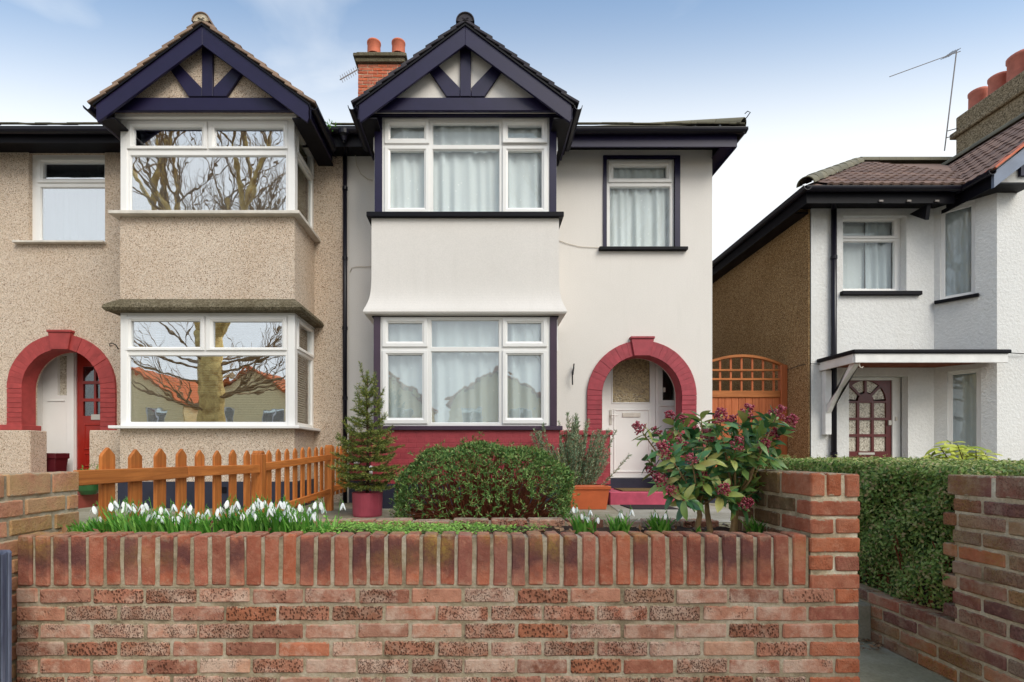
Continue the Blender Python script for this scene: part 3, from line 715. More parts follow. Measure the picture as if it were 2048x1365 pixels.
# ------------------------------------------------------------------ house parts
DW, DB, DGb = 7.9, 7.05, 6.75
EZ = H + 4.84      # top of wall at the eaves
def loft_bay(x0, x1, D0, D1, levels):
    """three sided bay skin; levels = [(z, expansion)]"""
    mb = MB(); vs = []
    for z, e in levels:
        vs += [(x0 - e, D1, z), (x0 - e, D0 - e, z), (x1 + e, D0 - e, z), (x1 + e, D1, z)]
    n = len(levels)
    fs = [(4 * i + j, 4 * i + j + 1, 4 * i + 5 + j, 4 * i + 4 + j) for i in range(n - 1) for j in range(3)]
    fs += [(0, 1, 2, 3), (4 * n - 4, 4 * n - 3, 4 * n - 2, 4 * n - 1)]
    return mb.add(vs, fs)
def sill_u(mb, x0, x1, D0, D1, z0, z1, e, t=0.0):
    """U-shaped sill board round a bay"""
    mb.box(x0 - e, x1 + e, D0 - e, D0 + 0.06, z0, z1)
    mb.box(x0 - e, x0 + 0.06, D0 + 0.0605, D1, z0, z1); mb.box(x1 - 0.06, x1 + e, D0 + 0.0605, D1, z0, z1)
    return mb
def gutter(path, r=0.055):
    """half round gutter along a straight path, plus a thin lip"""
    a, b = Vector(path[0]), Vector(path[1]); t = (b - a).normalized(); s = t.cross(Vector((0, 0, 1))).normalized()
    mb = MB(); n = 9; vs = []
    prof = [(math.cos(math.pi + math.pi * k / (n - 1)), math.sin(math.pi + math.pi * k / (n - 1))) for k in range(n)]
    pr = [(-1.0, 0.12)] + prof + [(1.0, 0.12), (0.86, 0.12), (0.86, 0.0)] + [(0.86 * c, 0.86 * d) for c, d in reversed(prof[1:-1])] + [(-0.86, 0.0), (-0.86, 0.12)]
    m = len(pr)
    for e in (a, b): vs += [e + s * (c * r) + Vector((0, 0, d * r)) for c, d in pr]
    fs = [(k, (k + 1) % m, m + (k + 1) % m, m + k) for k in range(m)]
    fs += [tuple(range(m)), tuple(range(2 * m - 1, m - 1, -1))]
    return mb.add(vs, fs)
def half_tile(r, length, th=0.015, n=12, solid_end=True):
    """half round ridge tile along local Y, base at z=0"""
    mb = MB(); vs = []
    for y in (0, length):
        for rr in (r, r - th):
            vs += [(-rr * math.cos(math.pi * k / n), y, rr * math.sin(math.pi * k / n)) for k in range(n + 1)]
    q = n + 1
    fs = []
    for k in range(n):
        fs += [(k, k + 1, 2 * q + k + 1, 2 * q + k), (q + k + 1, q + k, 3 * q + k, 3 * q + k + 1), (k + 1, k, q + k, q + k + 1), (2 * q + k, 2 * q + k + 1, 3 * q + k + 1, 3 * q + k)]
    mb.add(vs, fs)
    return mb
def slab_tile(w, l, t):
    return MB().box(0, w, 0, l, 0, t)

def gable(house, cx, tilem, barge, panel, back=11.0, half=1.435, beam_trim=False):
    """small front gable over the bay: roof, verge tiles, bargeboards, timbers; x about cx"""
    fr = front(DGb)
    ax = H + (908 - 51) * 0.00675     # top edge of the bargeboards at the apex
    tan = 0.742; ct = 1 / math.sqrt(1 + tan * tan); ang = math.atan(tan)
    ez = ax - tan * half
    T = 0.262                         # vertical width of the boards
    for s in (-1, 1):
        pts = [(cx, ax), (cx + s * half, ez), (cx + s * half, ez - T * 0.72), (cx + s * (half - 0.02), ez - T * 0.93), (cx, ax - T)]
        MB().prism(fr, pts, 0, -0.035).build('bargeboard', M[barge], house, bevel=0.004)
        pts = [(cx, ax + 0.018), (cx + s * (half + 0.03), ez + 0.018 - tan * 0.03), (cx + s * (half + 0.03), ez - 0.008 - tan * 0.03), (cx, ax - 0.008)]
        MB().prism(fr, [(a, b) for a, b in pts], 0.018, 0.0015).build('verge_trim', M['black'], house)
    # roof deck
    rb = MB()
    for s in (-1, 1):
        P = [(cx, ax + 0.02), (cx + s * (half + 0.05), ez + 0.02 - tan * 0.05), (cx + s * (half + 0.05), ez - 0.015 - tan * 0.05), (cx, ax - 0.015)]
        rb.prism(fr, P, -0.036, -(back - DGb))
    roof = rb.build('gable_roof', M['tile_black'], house, merge=False)
    nC = 9; sl = (half + 0.07) / ct; g = sl / nC
    tm = slab_tile(0.30, g + 0.07, 0.036).mesh('verge_tile', M[tilem], bevel=0.005)
    for s in (-1, 1):
        fieldmb = MB()
        for i in range(nC):
            d = sl - i * g                                # distance down slope of lower edge
            px = cx + s * d * ct; pz = ax + 0.02 - d * ct * tan
            up = Vector((-s * ct, 0, ct * tan)); nrm = Vector((s * ct * tan, 0, ct)).normalized()
            tilt = 0.11
            up2 = (up * math.cos(tilt) - nrm * math.sin(tilt)); nr2 = nrm * math.cos(tilt) + up * math.sin(tilt)
            base = Vector((px, DGb - 0.03, pz)) + nrm * 0.030
            m = Matrix.Identity(4)
            yax = Vector((0, 1, 0))
            for c, v in enumerate((yax, up2, nr2)):
                for r_ in range(3): m[r_][c] = v[r_]
            m.translation = base + nrm * rnd.uniform(-0.002, 0.003)
            inst('verge_tile', tm, roof, m)
            b2 = base + yax * 0.302
            q = [b2, b2 + yax * (back - DGb - 0.32), b2 + yax * (back - DGb - 0.32) + up2 * (g + 0.07), b2 + up2 * (g + 0.07)]
            fieldmb.add(q + [p + nr2 * 0.026 for p in q], [(0, 1, 2, 3), (4, 7, 6, 5), (0, 4, 5, 1), (1, 5, 6, 2), (2, 6, 7, 3), (3, 7, 4, 0)])
        fieldmb.build('tile_courses', M[tilem], roof, merge=False, kind='stuff')
    # ridge tiles
    rt = half_tile(0.125, 0.44).mesh('ridge_tile', M[tilem], bevel=0.003)
    for i in range(5):
        inst('ridge_tile', rt, roof, Matrix.Translation((cx, DGb - 0.045 + i * 0.45, ax + 0.025)))
    MB().prism(front(DGb - 0.03), [(cx - 0.105 * math.cos(math.pi * k / 10), ax + 0.03 + 0.105 * math.sin(math.pi * k / 10)) for k in range(11)], 0, -0.05).build('ridge_end', M['mortar' if tilem == 'tile_buff' else 'tile_black'], roof)
    # panel and timbers
    f2 = front(6.92)
    by = H + (908 - 198) * 0.00692
    hw = (ax - T * 0.3 - by) / tan
    MB().prism(f2, [(cx - hw - 0.3, by - 0.15), (cx + hw + 0.3, by - 0.15), (cx + hw + 0.3, by), (cx + hw, by), (cx, ax - 0.05), (cx - hw, by), (cx - hw - 0.3, by)], 0, -0.08).build('gable_panel', M[panel], house)
    sw = 0.074
    MB().fbox(f2, cx - sw, cx + sw, by, ax - 0.1, 0.0015, 0.05).build('stud', M['navy'], house, bevel=0.005)
    for s in (-1, 1):
        a0, b0 = cx + s * 0.06, by + 0.0; a1, b1 = cx + s * 0.47, by + 0.43
        dx, db = (a1 - a0), (b1 - b0); l = math.hypot(dx, db); nx_, nb = -db / l * 0.068, dx / l * 0.068
        MB().prism(f2, [(a0 + s * 0.02, b0 + 0.001), (a0 + s * 0.2, b0 + 0.001), (a1 + abs(nx_) * s, b1 - abs(nb)), (a1 - abs(nx_) * s, b1 + abs(nb)), (a0 + s * 0.018, b0 + 0.12)], 0.002, 0.046).build('brace', M['navy'], house, bevel=0.005)
    MB().fbox(f2, cx - hw - 0.28, cx + hw + 0.28, by - 0.20, by - 0.02, 0.001, 0.055).build('beam', M['navy'], house, bevel=0.006)
    # side soffits and gutters
    sz = ez - T * 0.75
    for s in (-1, 1):
        xa, xb = cx + s * 1.2, cx + s * (half + 0.0)
        MB().box(min(xa, xb), max(xa, xb), DGb + 0.036, DW + 0.1, sz + 0.02, sz + 0.04).build('soffit', M['black'], house)
        xb2 = cx + s * (half + 0.005)
        MB().box(min(xb2, xb2 + s * 0.02), max(xb2, xb2 + s * 0.02), DGb + 0.036, 7.75, sz + 0.02, ez - 0.0).build('fascia', M['navy'], house)
        xg = cx + s * (half + 0.085)
        gutter(((xg, DGb - 0.05, ez - 0.055), (xg, 7.6, ez - 0.075))).build('gutter', M['gutter'], house)
    return ax, ez

def arch_ring(house, cx, spring, rin, rout, D, z0, m, pink_w=0.075):
    """ring of painted voussoirs with a keystone, and jambs of bricks below the spring"""
    n = 27; keyhalf = 1
    for i in range(n):
        if abs(i - (n - 1) / 2) <= keyhalf: continue
        a0 = math.pi * i / n; a1 = math.pi * (i + 1) / n - 0.0015
        pts = [(cx - r * math.cos(a), spring + r * math.sin(a)) for r, a in ((rin, a0), (rout, a0), (rout, a1), (rin, a1))]
        j = rnd.uniform(-0.003, 0.004)
        MB().prism(front(D), pts, j, -0.10).build('brick', M[m], house, bevel=0.0014)
    kw0, kw1 = 0.132, 0.178
    MB().prism(front(D), [(cx - kw0, spring + rin - 0.012), (cx + kw0, spring + rin - 0.012), (cx + kw1, spring + rout + 0.02), (cx - kw1, spring + rout + 0.02)], 0.035, -0.1).build('keystone', M[m], house, bevel=0.006)
    MB().prism(front(D), [(cx - kw1 - 0.012, spring + rout + 0.0205), (cx + kw1 + 0.012, spring + rout + 0.0205), (cx + kw1 + 0.012, spring + rout + 0.058), (cx - kw1 - 0.012, spring + rout + 0.058)], 0.05, -0.1).build('keystone_cap', M[m], house, bevel=0.006)
    for s in (-1, 1):
        zz = spring - 0.004
        while zz > z0:
            za = max(z0, zz - 0.0725)
            x0, x1 = cx + s * rin, cx + s * rout
            MB().box(min(x0, x1), max(x0, x1), D + rnd.uniform(-0.003, 0.003), D + 0.1, za, zz).build('brick', M[m], house, bevel=0.004)
            zz -= 0.0755
    # smooth soffit lining of the arch
    lm = MB(); N_ = 30; d1 = D + 0.47; ri = rin - 0.004
    arc = [(cx - ri, z0)] + [(cx - ri * math.cos(math.pi * k / N_), spring + ri * math.sin(math.pi * k / N_)) for k in range(N_ + 1)] + [(cx + ri, z0)]
    for k in range(len(arc) - 1):
        p, q = arc[k], arc[k + 1]
        lm.add([(p[0], D + 0.006, p[1]), (q[0], D + 0.006, q[1]), (q[0], d1 - 0.22, q[1]), (p[0], d1 - 0.22, p[1])], [(0, 1, 2, 3)])
    lm.build('arch_lining', M[m], house, smooth=False)

def downpipe(house, x, y, z0, z1, m='gutter', r=0.034, brackets=4, name='downpipe'):
    p = MB().tube([(x, y, z0), (x, y, z1)], r, 14).build(name, M[m], house, smooth=True)
    for q in range(brackets):
        zz = z0 + (z1 - z0) * (q + 0.5) / brackets
        MB().tube([(x, y, zz - 0.025), (x, y, zz + 0.025)], r + 0.008, 14).build('collar', M[m], p)
    return p

# ================================================================== the white house
mh = thing('house', 'white rendered house with navy half-timbered gable and raspberry brick arch', 'house', (0.8, 9.5, GZ), 'houses in the row')
XL, XR = X(693, DW), X(1424.5, DW)
bx0, bx1 = X(743, DB), X(1118, DB)          # bay sides
fD = front(DW)
awc = X(1284, 7.86); arin, arout = 0.080 * 7.86, 0.1095 * 7.86; asp = Z(791, 7.86)
w_r = PR(1213, 1349, 317.6, 496, DW)
holes = [(bx0 + 0.05, bx1 - 0.05, GZ + 0.1, EZ - 0.02), w_r, (awc - arin, awc + arin, GZ, asp + arin + 0.1, asp)]
MB().plate(fD, (XL, XR, GZ - 0.05, EZ + 0.15), holes, 0.24).build('wall', M['render'], mh)
MB().box(XR - 0.24, XR, DW + 0.002, 15.5, GZ - 0.05, EZ + 0.15).build('wall', M['render'], mh)
MB().box(XL, XR, 15.5, 15.7, GZ - 0.05, EZ + 0.15).build('wall', M['render'], mh)
MB().box(XL, XR - 0.25, DW + 0.6, 15.5, GZ - 0.02, GZ + 0.02).box(XL, XR - 0.25, DW + 0.25, 15.5, H + 1.9, H + 2.0).build('floor_slab', M['concrete'], mh, merge=False)
MB().box(XL - 0.1, XL, DW + 0.25, 15.5, GZ - 0.02, EZ + 0.2).build('party_wall', M['porch_white'], mh)
# right upper window
g1 = PR(1228, 1334, 331.5, 355, DW); s1 = PR(1217, 1344, 321, 364, DW); g2 = PR(1221, 1341, 372.5, 491, DW)
fw_ = front(DW + 0.03)
wr = window(mh, fw_, w_r, [(g1, s1), (g2, None)])
sr = PR(1206, 1359.5, 312.6, 496, DW)
MB().ring(fD, sr, w_r, [(0, -0.01), (0, 0.022), (1, 0.022), (1, -0.03)]).build('surround', M['navy'], wr)
MB().box(X(1197, DW), X(1373, DW), DW - 0.07, DW + 0.02, Z(503, DW), Z(496.5, DW)).build('sill', M['black'], wr, bevel=0.006)
curtain(fw_, grow(w_r, -0.03), -0.095, 'pale net curtain in the single upper window beside the bay', seed=3)
# bay: skins
zs_u = Z(437, DB); zw_u = Z(429, DB); zh_u = Z(233, DB)
zsk = Z(625, DB); zw_lt = Z(631, DB); zw_lb = Z(853, DB); zs_l = Z(861, DB)
zred = Z(968, DB)
loft_bay(bx0, bx1, DB, DW + 0.02, [(zsk - 0.045, 0.0), (zsk - 0.042, 0.085), (zsk - 0.02, 0.098)] + [(zsk - 0.015 + 0.04 * q, 0.099 * math.exp(-((0.04 * q) / 0.17) ** 1.35)) for q in range(18)] + [(zsk + 0.75, 0.0), (zs_u + 0.012, 0.0)]).build('bay_apron', M['render'], mh)
loft_bay(bx0, bx1, DB, DW + 0.02, [(zred, 0.004), (zs_l + 0.005, 0.004)]).build('bay_base', M['redpaint'], mh)
loft_bay(bx0, bx1, DB, DW + 0.02, [(GZ - 0.03, 0.03), (zred - 0.01, 0.03), (zred - 0.001, 0.0)]).build('bay_plinth', M['tar'], mh)
sill_u(MB(), bx0, bx1, DB, DW, zs_u, zw_u + 0.012, 0.06).build('bay_sill', M['black'], mh, bevel=0.006)
sill_u(MB(), bx0, bx1, DB, DW, zs_l, zw_lb + 0.004, 0.045).build('bay_sill', M['plum'], mh, bevel=0.006)
# timber under the gable
beamz0, beamz1 = Z(234, DB), Z(219, DB)
MB().box(bx0 - 0.02, bx1 + 0.02, DB - 0.03, DB + 0.1, beamz0, beamz1 + 0.06).box(bx0 - 0.02, bx0 + 0.1, DB + 0.1005, DW, beamz0, beamz1 + 0.3).box(bx1 - 0.1, bx1 + 0.02, DB + 0.1005, DW, beamz0, beamz1 + 0.3).build('bay_head', M['navy'], mh, bevel=0.006)
MB().box(bx0 - 0.02, bx1 + 0.02, DB - 0.045, DB - 0.0305, Z(226, DB), Z(220.5, DB)).build('bay_head_trim', M['navy'], mh, bevel=0.004)
MB().box(bx0 + 0.0, bx1, DB + 0.02, DW, zsk - 0.06, zsk - 0.046).build('bay_head', M['black'], mh)
for (pxa, pxb, z0, z1, mm) in [(749, 764, zw_u + 0.012, beamz0, 'navy'), (1099, 1113, zw_u + 0.012, beamz0, 'navy'), (747, 760.5, zw_lb + 0.004, zsk - 0.06, 'plum'), (1100, 1114, zw_lb + 0.004, zsk - 0.06, 'plum')]:
    MB().box(X(pxa, DB), X(pxb, DB), DB - 0.0, DB + 0.1, z0, z1).build('corner_post', M[mm], mh, bevel=0.006)
fb = front(DB + 0.02)
def bay_front(y_ts, y_bs, gy_u, gy_uc, gy_l, gy_lc, outer, glass, openr=None, sx=(769, 858, 1005, 1095), gx=(780, 848, 866, 998, 1016, 1084)):
    sh_u, sh_l = y_ts, y_bs
    P = lambda a, b, c, d: PR(a, b, c, d, DB)
    right_u = (P(gx[4], gx[5], *gy_u), P(sx[2], sx[3], *sh_u)) + ((openr,) if openr else ())
    return window(mh, fb, outer, [
        (P(gx[0], gx[1], *gy_u), P(sx[0], sx[1], *sh_u)), (P(gx[2], gx[3], *gy_uc), None), right_u,
        (P(gx[0], gx[1], *gy_l), P(sx[0], sx[1], *sh_l)), (P(gx[2], gx[3], *gy_lc), None), (P(gx[4], gx[5], *gy_l), P(sx[2], sx[3], *sh_l))], glass)
ou = (X(764, DB), X(1099, DB), zw_u + 0.012, beamz0)
bay_front((237.5, 287), (293, 426), (250, 276), (246, 287), (301, 415), (298, 424), ou, 'glass', 0.045)
ol = (X(760.5, DB), X(1100, DB), zw_lb + 0.004, zsk - 0.06)
bay_front((636, 694), (701, 848), (646, 683), (641, 693), (710, 836), (704, 845), ol, 'glass_lower', None, (764.5, 855, 1005, 1094), (775.5, 844, 863, 997, 1015, 1083))
curtain(fb, grow(ou, -0.02), -0.095, 'pale net curtain behind the upper bay window of the white house', seed=1, waves=6)
curtain(fb, grow(ol, -0.02), -0.11, 'pale net curtain behind the lower bay window of the white house', seed=2, waves=5, amp=0.026)
def side_lights(house, xs, fr, y0, y1, z0, z1, glass, m='upvc'):
    zt = z1 - (z1 - z0) * 0.30
    window(house, fr, (y0, y1, z0, z1), [((y0 + 0.09, y1 - 0.09, zt + 0.06, z1 - 0.07), (y0 + 0.03, y1 - 0.03, zt + 0.01, z1 - 0.02)), ((y0 + 0.07, y1 - 0.07, z0 + 0.06, zt - 0.04), None)], glass)
side_lights(mh, bx0, left(bx0 + 0.02), DB + 0.1, DW - 0.0, zw_u + 0.012, beamz0, 'glass')
side_lights(mh, bx1, right(bx1 - 0.02), DB + 0.1, DW - 0.0, zw_u + 0.012, beamz0, 'glass')
side_lights(mh, bx0, left(bx0 + 0.02), DB + 0.1, DW - 0.0, zw_lb + 0.004, zsk - 0.06, 'glass')
side_lights(mh, bx1, right(bx1 - 0.02), DB + 0.1, DW - 0.0, zw_lb + 0.004, zsk - 0.06, 'glass')
gable(mh, X(930.5, DGb), 'tile_black', 'navy', 'render')
# red dwarf walls by the arch
zc0, zc1 = Z(871, 7.8), Z(861, 7.8)
rx0 = X(1221, 7.82)
zdb = Z(970, 7.82)
MB().box(bx1 + 0.006, rx0, 7.82, 8.2, zdb, zc0).build('dwarf_wall', M['redpaint'], mh, bevel=0.008)
MB().box(bx1 + 0.006, rx0 + 0.03, 7.78, 8.2, zc0 + 0.001, zc1).build('dwarf_cap', M['redpaint'], mh, bevel=0.012, seg=2)
MB().box(bx1 + 0.036, rx0, 7.81, 8.2, GZ - 0.02, zdb - 0.001).build('dwarf_plinth', M['tar'], mh)
rx1 = awc + arin - (rx0 - (awc - arin))
MB().box(rx1, XR + 0.012, 7.82, 8.2, zdb, zc0).build('dwarf_wall', M['redpaint'], mh, bevel=0.008)
MB().box(rx1 - 0.03, XR + 0.03, 7.78, 8.2, zc0 + 0.001, zc1).build('dwarf_cap', M['redpaint'], mh, bevel=0.012, seg=2)
MB().box(rx1, XR + 0.012, 7.81, 8.2, GZ - 0.02, zdb - 0.001).build('dwarf_plinth', M['tar'], mh)
MB().box(XL + 0.05, bx0 - 0.001, 7.872, DW - 0.001, zred, zs_l).build('painted_band', M['redpaint'], mh)
MB().box(XL + 0.05, bx0 - 0.031, 7.86, DW - 0.001, GZ - 0.02, zred - 0.002).build('wall_plinth', M['tar'], mh)
arch_ring(mh, awc, asp, arin, arout, 7.86, zc1 + 0.001, 'redpaint_arch')
# porch and door
DD = 8.38
px0, px1 = X(1200, DD) - 0.1, X(1372, DD) + 0.12
MB().box(px0 - 0.1, px0, DW + 0.25, DD + 0.2, GZ, H + 1.85).box(px1, px1 + 0.1, DW + 0.25, DD + 0.2, GZ, H + 1.85).box(px0 - 0.1, px1 + 0.1, DW + 0.25, DD + 0.2, H + 1.86, H + 1.95).build('porch_lining', M['porch_white'], mh, merge=False)
ztop = H + 1.84; zth = Z(957, DD); dfr = front(DD)
dx0, dx1 = X(1211, DD), X(1312, DD)
MB().plate(dfr, (px0, px1, zth, ztop), [(dx0, dx1, zth, ztop - 0.04), grow(PR(1326, 1350, 739, 800, DD), 0.006)], 0.08).build('door_frame', M['upvc'], mh)
sg = PR(1326, 1350, 739, 800, DD)
side = MB().fbox(dfr, sg[0] - 0.02, sg[1] + 0.02, sg[2] - 0.02, sg[3] + 0.02, -0.06, -0.05).build('side_pane', M['glass_dark'], mh)
MB().fbox(dfr, X(1319.5, DD), px1, Z(813, DD), Z(809, DD), 0.001, 0.02).build('rail', M['upvc'], mh)
MB().fbox(dfr, X(1314, DD), X(1319, DD), zth, ztop, 0.001, 0.014).build('mullion', M['upvc'], mh)
dg = PR(1226, 1300.5, 712, 805, DD)
mb = MB(); fl = front(DD + 0.02)
mb.plate(fl, (dx0 + 0.004, dx1 - 0.004, zth + 0.01, ztop - 0.045), [dg], 0.045)
pn = PR(1227, 1301, 818, 946, DD)
door = mb.build('door', M['upvc'], mh)
MB().ring(fl, grow(dg, 0.02), dg, [(0, 0.001), (0.1, 0.012), (0.6, 0.01), (1, -0.01), (1, -0.03)]).build('glazing_bead', M['upvc'], door)
MB().ring(fl, pn, grow(pn, -0.035), [(0, 0.001), (0.3, 0.012), (0.7, 0.012), (1, 0.001)]).build('panel_moulding', M['upvc'], door)
MB().fbox(fl, dg[0] - 0.004, dg[1] + 0.004, dg[2] - 0.004, dg[3] + 0.004, -0.03, -0.024).build('pane', M['frosted'], door)
lb = PR(1245, 1281.5, 826, 834.5, DD)
MB().fbox(fl, *lb, 0.001, 0.016).build('letterbox', M['dirty_white'], door, bevel=0.004)
hb = PR(1219, 1224, 820, 850, DD)
hd = MB().fbox(fl, *hb, 0.001, 0.014).build('handle_plate', M['silver'], door, bevel=0.004)
hz = Z(831, DD)
MB().tube([(hb[1] - 0.015, DD + 0.0, hz), (hb[1] - 0.015, DD - 0.045, hz), (hb[1] + 0.085, DD - 0.05, hz)], 0.010, 8).build('handle', M['upvc'], door, smooth=True)
MB().fbox(dfr, X(1317, DD) - 0.03 + 0.1, X(1317, DD) + 0.105, Z(785, DD), Z(776, DD), 0.0145, 0.03).build('bell_push', M['dirty_white'], mh)
MB().box(px0, px1, DD - 0.05, DD + 0.15, Z(976, DD), zth - 0.001).build('threshold', M['tar'], mh)
MB().box(X(1219, 7.5), X(1402, 7.5), 7.48, DD + 0.1, GZ - 0.02, H - 0.575).build('doorstep', M['pinkstep'], mh, bevel=0.012)
# eaves right of the gable
gx1 = X(930.5, DGb) + 1.435
MB().box(gx1 + 0.10, XR + 0.20, 7.52, 7.545, H + 4.615, H + 4.83).build('fascia', M['navy'], mh, bevel=0.004)
MB().box(bx1 - 0.1, XR + 0.20, 7.546, DW + 0.02, H + 4.80, H + 4.82).build('soffit', M['black'], mh)
MB().box(XR + 0.18, XR + 0.20, 7.546, 15.5, H + 4.615, H + 4.83).build('fascia', M['navy'], mh)
MB().box(XR - 0.01, XR + 0.18, 7.546, 15.5, H + 4.66, H + 4.68).build('soffit', M['navy'], mh)
gutter(((gx1 + 0.04, 7.455, H + 4.825), (XR + 0.30, 7.455, H + 4.835)), 0.06).build('gutter', M['gutter'], mh)
gutter(((XR + 0.262, 7.43, H + 4.835), (XR + 0.262, 15.4, H + 4.83)), 0.06).build('gutter', M['gutter'], mh)
gutter(((XL, 7.455, H + 4.83), (X(930.5, DGb) - 1.435 - 0.02, 7.455, H + 4.83)), 0.06).build('gutter', M['gutter'], mh)
MB().box(XL, bx0, 7.52, 7.545, H + 4.62, H + 4.83).build('fascia', M['black'], mh)
MB().box(XL, bx0, 7.546, DW + 0.02, H + 4.70, H + 4.72).build('soffit', M['black'], mh)
# main roof (hipped on the right)
rz = H + 4.88; ry0 = 7.44; rry = 11.5; rrz = rz + 0.585 * (rry - ry0)
rx_e = XR + 0.26; rr_x = rx_e - (rry - ry0)
mb = MB()
A, B_, C_, D_ = (XL, ry0, rz), (rx_e, ry0, rz), (rr_x, rry, rrz), (XL, rry, rrz)
E_, F_ = (rx_e, 15.7, rz), (XL, 15.7, rz)
mb.add([A, B_, C_, D_, E_, F_], [(0, 1, 2, 3), (1, 4, 2), (3, 2, 4, 5), (0, 5, 4, 1)])
roof = mb.build('roof', M['tile_black'], mh)
hipm = half_tile(0.11, 0.40).mesh('hip_tile', M['tile_hip'], bevel=0.003)
hv = (Vector(C_) - Vector(B_)); hl = hv.length; hv.normalize()
for i in range(int(hl / 0.41)):
    q = hv.to_track_quat('Y', 'Z').to_matrix().to_4x4(); q.translation = Vector(B_) + hv * (i * 0.41 + 0.02)
    inst('hip_tile', hipm, roof, q)
MB().tube([(rx_e - 0.05, ry0 + 0.03, rz + 0.06), (rx_e + 0.02, ry0 - 0.03, rz + 0.10), (rx_e + 0.06, ry0 - 0.06, rz + 0.16), (rx_e + 0.03, ry0 - 0.04, rz + 0.19), (rx_e + 0.0, ry0 - 0.02, rz + 0.165)], 0.007, 6).build('hip_iron', M['iron'], roof)
# tile edge along the eaves
em = MB()
xx = gx1 + 0.1
tme = slab_tile(0.232, 0.26, 0.02).mesh('eaves_tile', M['tile_hip'], bevel=0.003)
while xx < rx_e - 0.1:
    inst('eaves_tile', tme, roof, Matrix.Translation((xx, ry0 - 0.02, rz + 0.012 + rnd.uniform(-0.004, 0.008))) @ Matrix.Rotation(math.atan(0.585), 4, 'X')); xx += 0.236
xx = XL
while xx < -1.7:
    inst('eaves_tile', tme, roof, Matrix.Translation((xx, ry0 - 0.02, rz + 0.012 + rnd.uniform(-0.004, 0.012))) @ Matrix.Rotation(math.atan(0.585), 4, 'X')); xx += 0.236
# chimney shared at the party wall
DC = 11.3
cx0, cx1 = X(716, DC), X(806, DC)
ch = MB().box(cx0 + 0.008, cx1 - 0.008, DC + 0.008, DC + 0.75, rrz - 0.3, Z(128, DC)).build('chimney', M['mortar'], mh)
zz = Z(128, DC) - 0.0; k = 0
while zz > rrz - 0.2:
    xa = cx0; off = 0.11 if k % 2 else 0.0
    x_ = cx0 - off
    while x_ < cx1 - 0.02:
        a, b = max(cx0, x_), min(cx1, x_ + 0.215)
        if b - a > 0.03: brick(ch, (a + b) / 2, DC + 0.05, zz - 0.04, b - a, 0.1025, 0.065, 'brick_chim')
        x_ += 0.225
    y_ = DC + 0.115 - off * 0.0
    while y_ < DC + 0.7:
        brick(ch, cx0 + 0.05, y_ + 0.1075, zz - 0.04, 0.1025, 0.215, 0.065, 'brick_chim')
        brick(ch, cx1 - 0.05, y_ + 0.1075, zz - 0.04, 0.1025, 0.215, 0.065, 'brick_chim'); y_ += 0.225
    zz -= 0.077; k += 1
MB().box(cx0 - 0.05, cx1 + 0.05, DC - 0.06, DC + 0.81, Z(127.8, DC), Z(119, DC)).box(cx0 - 0.09, cx1 + 0.09, DC - 0.1, DC + 0.85, Z(118.9, DC), Z(112, DC)).box(cx0 - 0.03, cx1 + 0.03, DC - 0.04, DC + 0.79, Z(111.9, DC), Z(106.5, DC)).build('chimney_cap', M['dash_mossy'], ch, bevel=0.012, merge=False)
def pot(parent, x, y, z, r, h, m='clay'):
    MB().lathe((x, y, z), [(r * 1.0, -0.05), (r * 0.96, h * 0.82), (r * 1.04, h * 0.86), (r * 1.04, h * 0.98), (r * 0.98, h), (r * 0.84, h), (r * 0.8, h * 0.3), (0.01, h * 0.3)], 20).build('chimney_pot', M[m], parent, smooth=True)
pot(ch, X(748, DC + 0.3), DC + 0.3, Z(108, DC + 0.3), 0.155, 0.25)
pot(ch, X(797, DC + 0.3), DC + 0.3, Z(108, DC + 0.3), 0.155, 0.25)
# cables on the walls
MB().tube([(X(x_, D_), D_, Z(y_, D_)) for x_, y_, D_ in [(711, 235, 7.6), (713, 258, 7.62), (709, 300, 7.87), (713, 330, 7.875), (722, 348, 7.87), (735, 358, 7.872), (745, 361, 7.874)]], 0.006, 6).build('cable', M['cable'], mh, smooth=True)
MB().tube([(X(x_, 7.885), 7.885, Z(y_, 7.885)) for x_, y_ in [(700, 545), (704, 536), (712, 534), (746, 534)]], 0.005, 6).build('cable', M['cable'], mh, smooth=True)
MB().tube([(X(x_, 7.89), 7.89, Z(y_, 7.89)) for x_, y_ in [(1116, 481), (1135, 488), (1160, 494), (1200, 496)]], 0.004, 6).build('cable', M['cable'], mh, smooth=True)
MB().tube([(X(1148, 7.85), 7.85, Z(728, 7.85)), (X(1147, 7.83), 7.83, Z(738, 7.83)), (X(1144.5, 7.8), 7.80, Z(745, 7.8)), (X(1145, 7.85), 7.85, Z(770, 7.85))], 0.011, 6).tube([(X(1148, 7.88), 7.88, Z(735, 7.88)), (X(1146, 7.8), 7.80, Z(750, 7.8))], 0.008, 6).build('wall_hook', M['iron'], mh)
MB().box(X(708, 7.84), X(720, 7.84), 7.80, 7.87, Z(928, 7.84), Z(917, 7.84)).build('pipe_end', M['upvc'], mh, bevel=0.01)
MB().tube([(X(741, 7.0), 6.98, Z(934, 7.0)), (X(741, 7.0), 6.98, Z(949, 7.0))], 0.035, 10).tube([(X(741, 7.0), 6.98, Z(938, 7.0)), (X(741, 7.0), 7.12, Z(934, 7.0))], 0.03, 10).build('overflow_pipe', M['upvc'], mh, smooth=True)

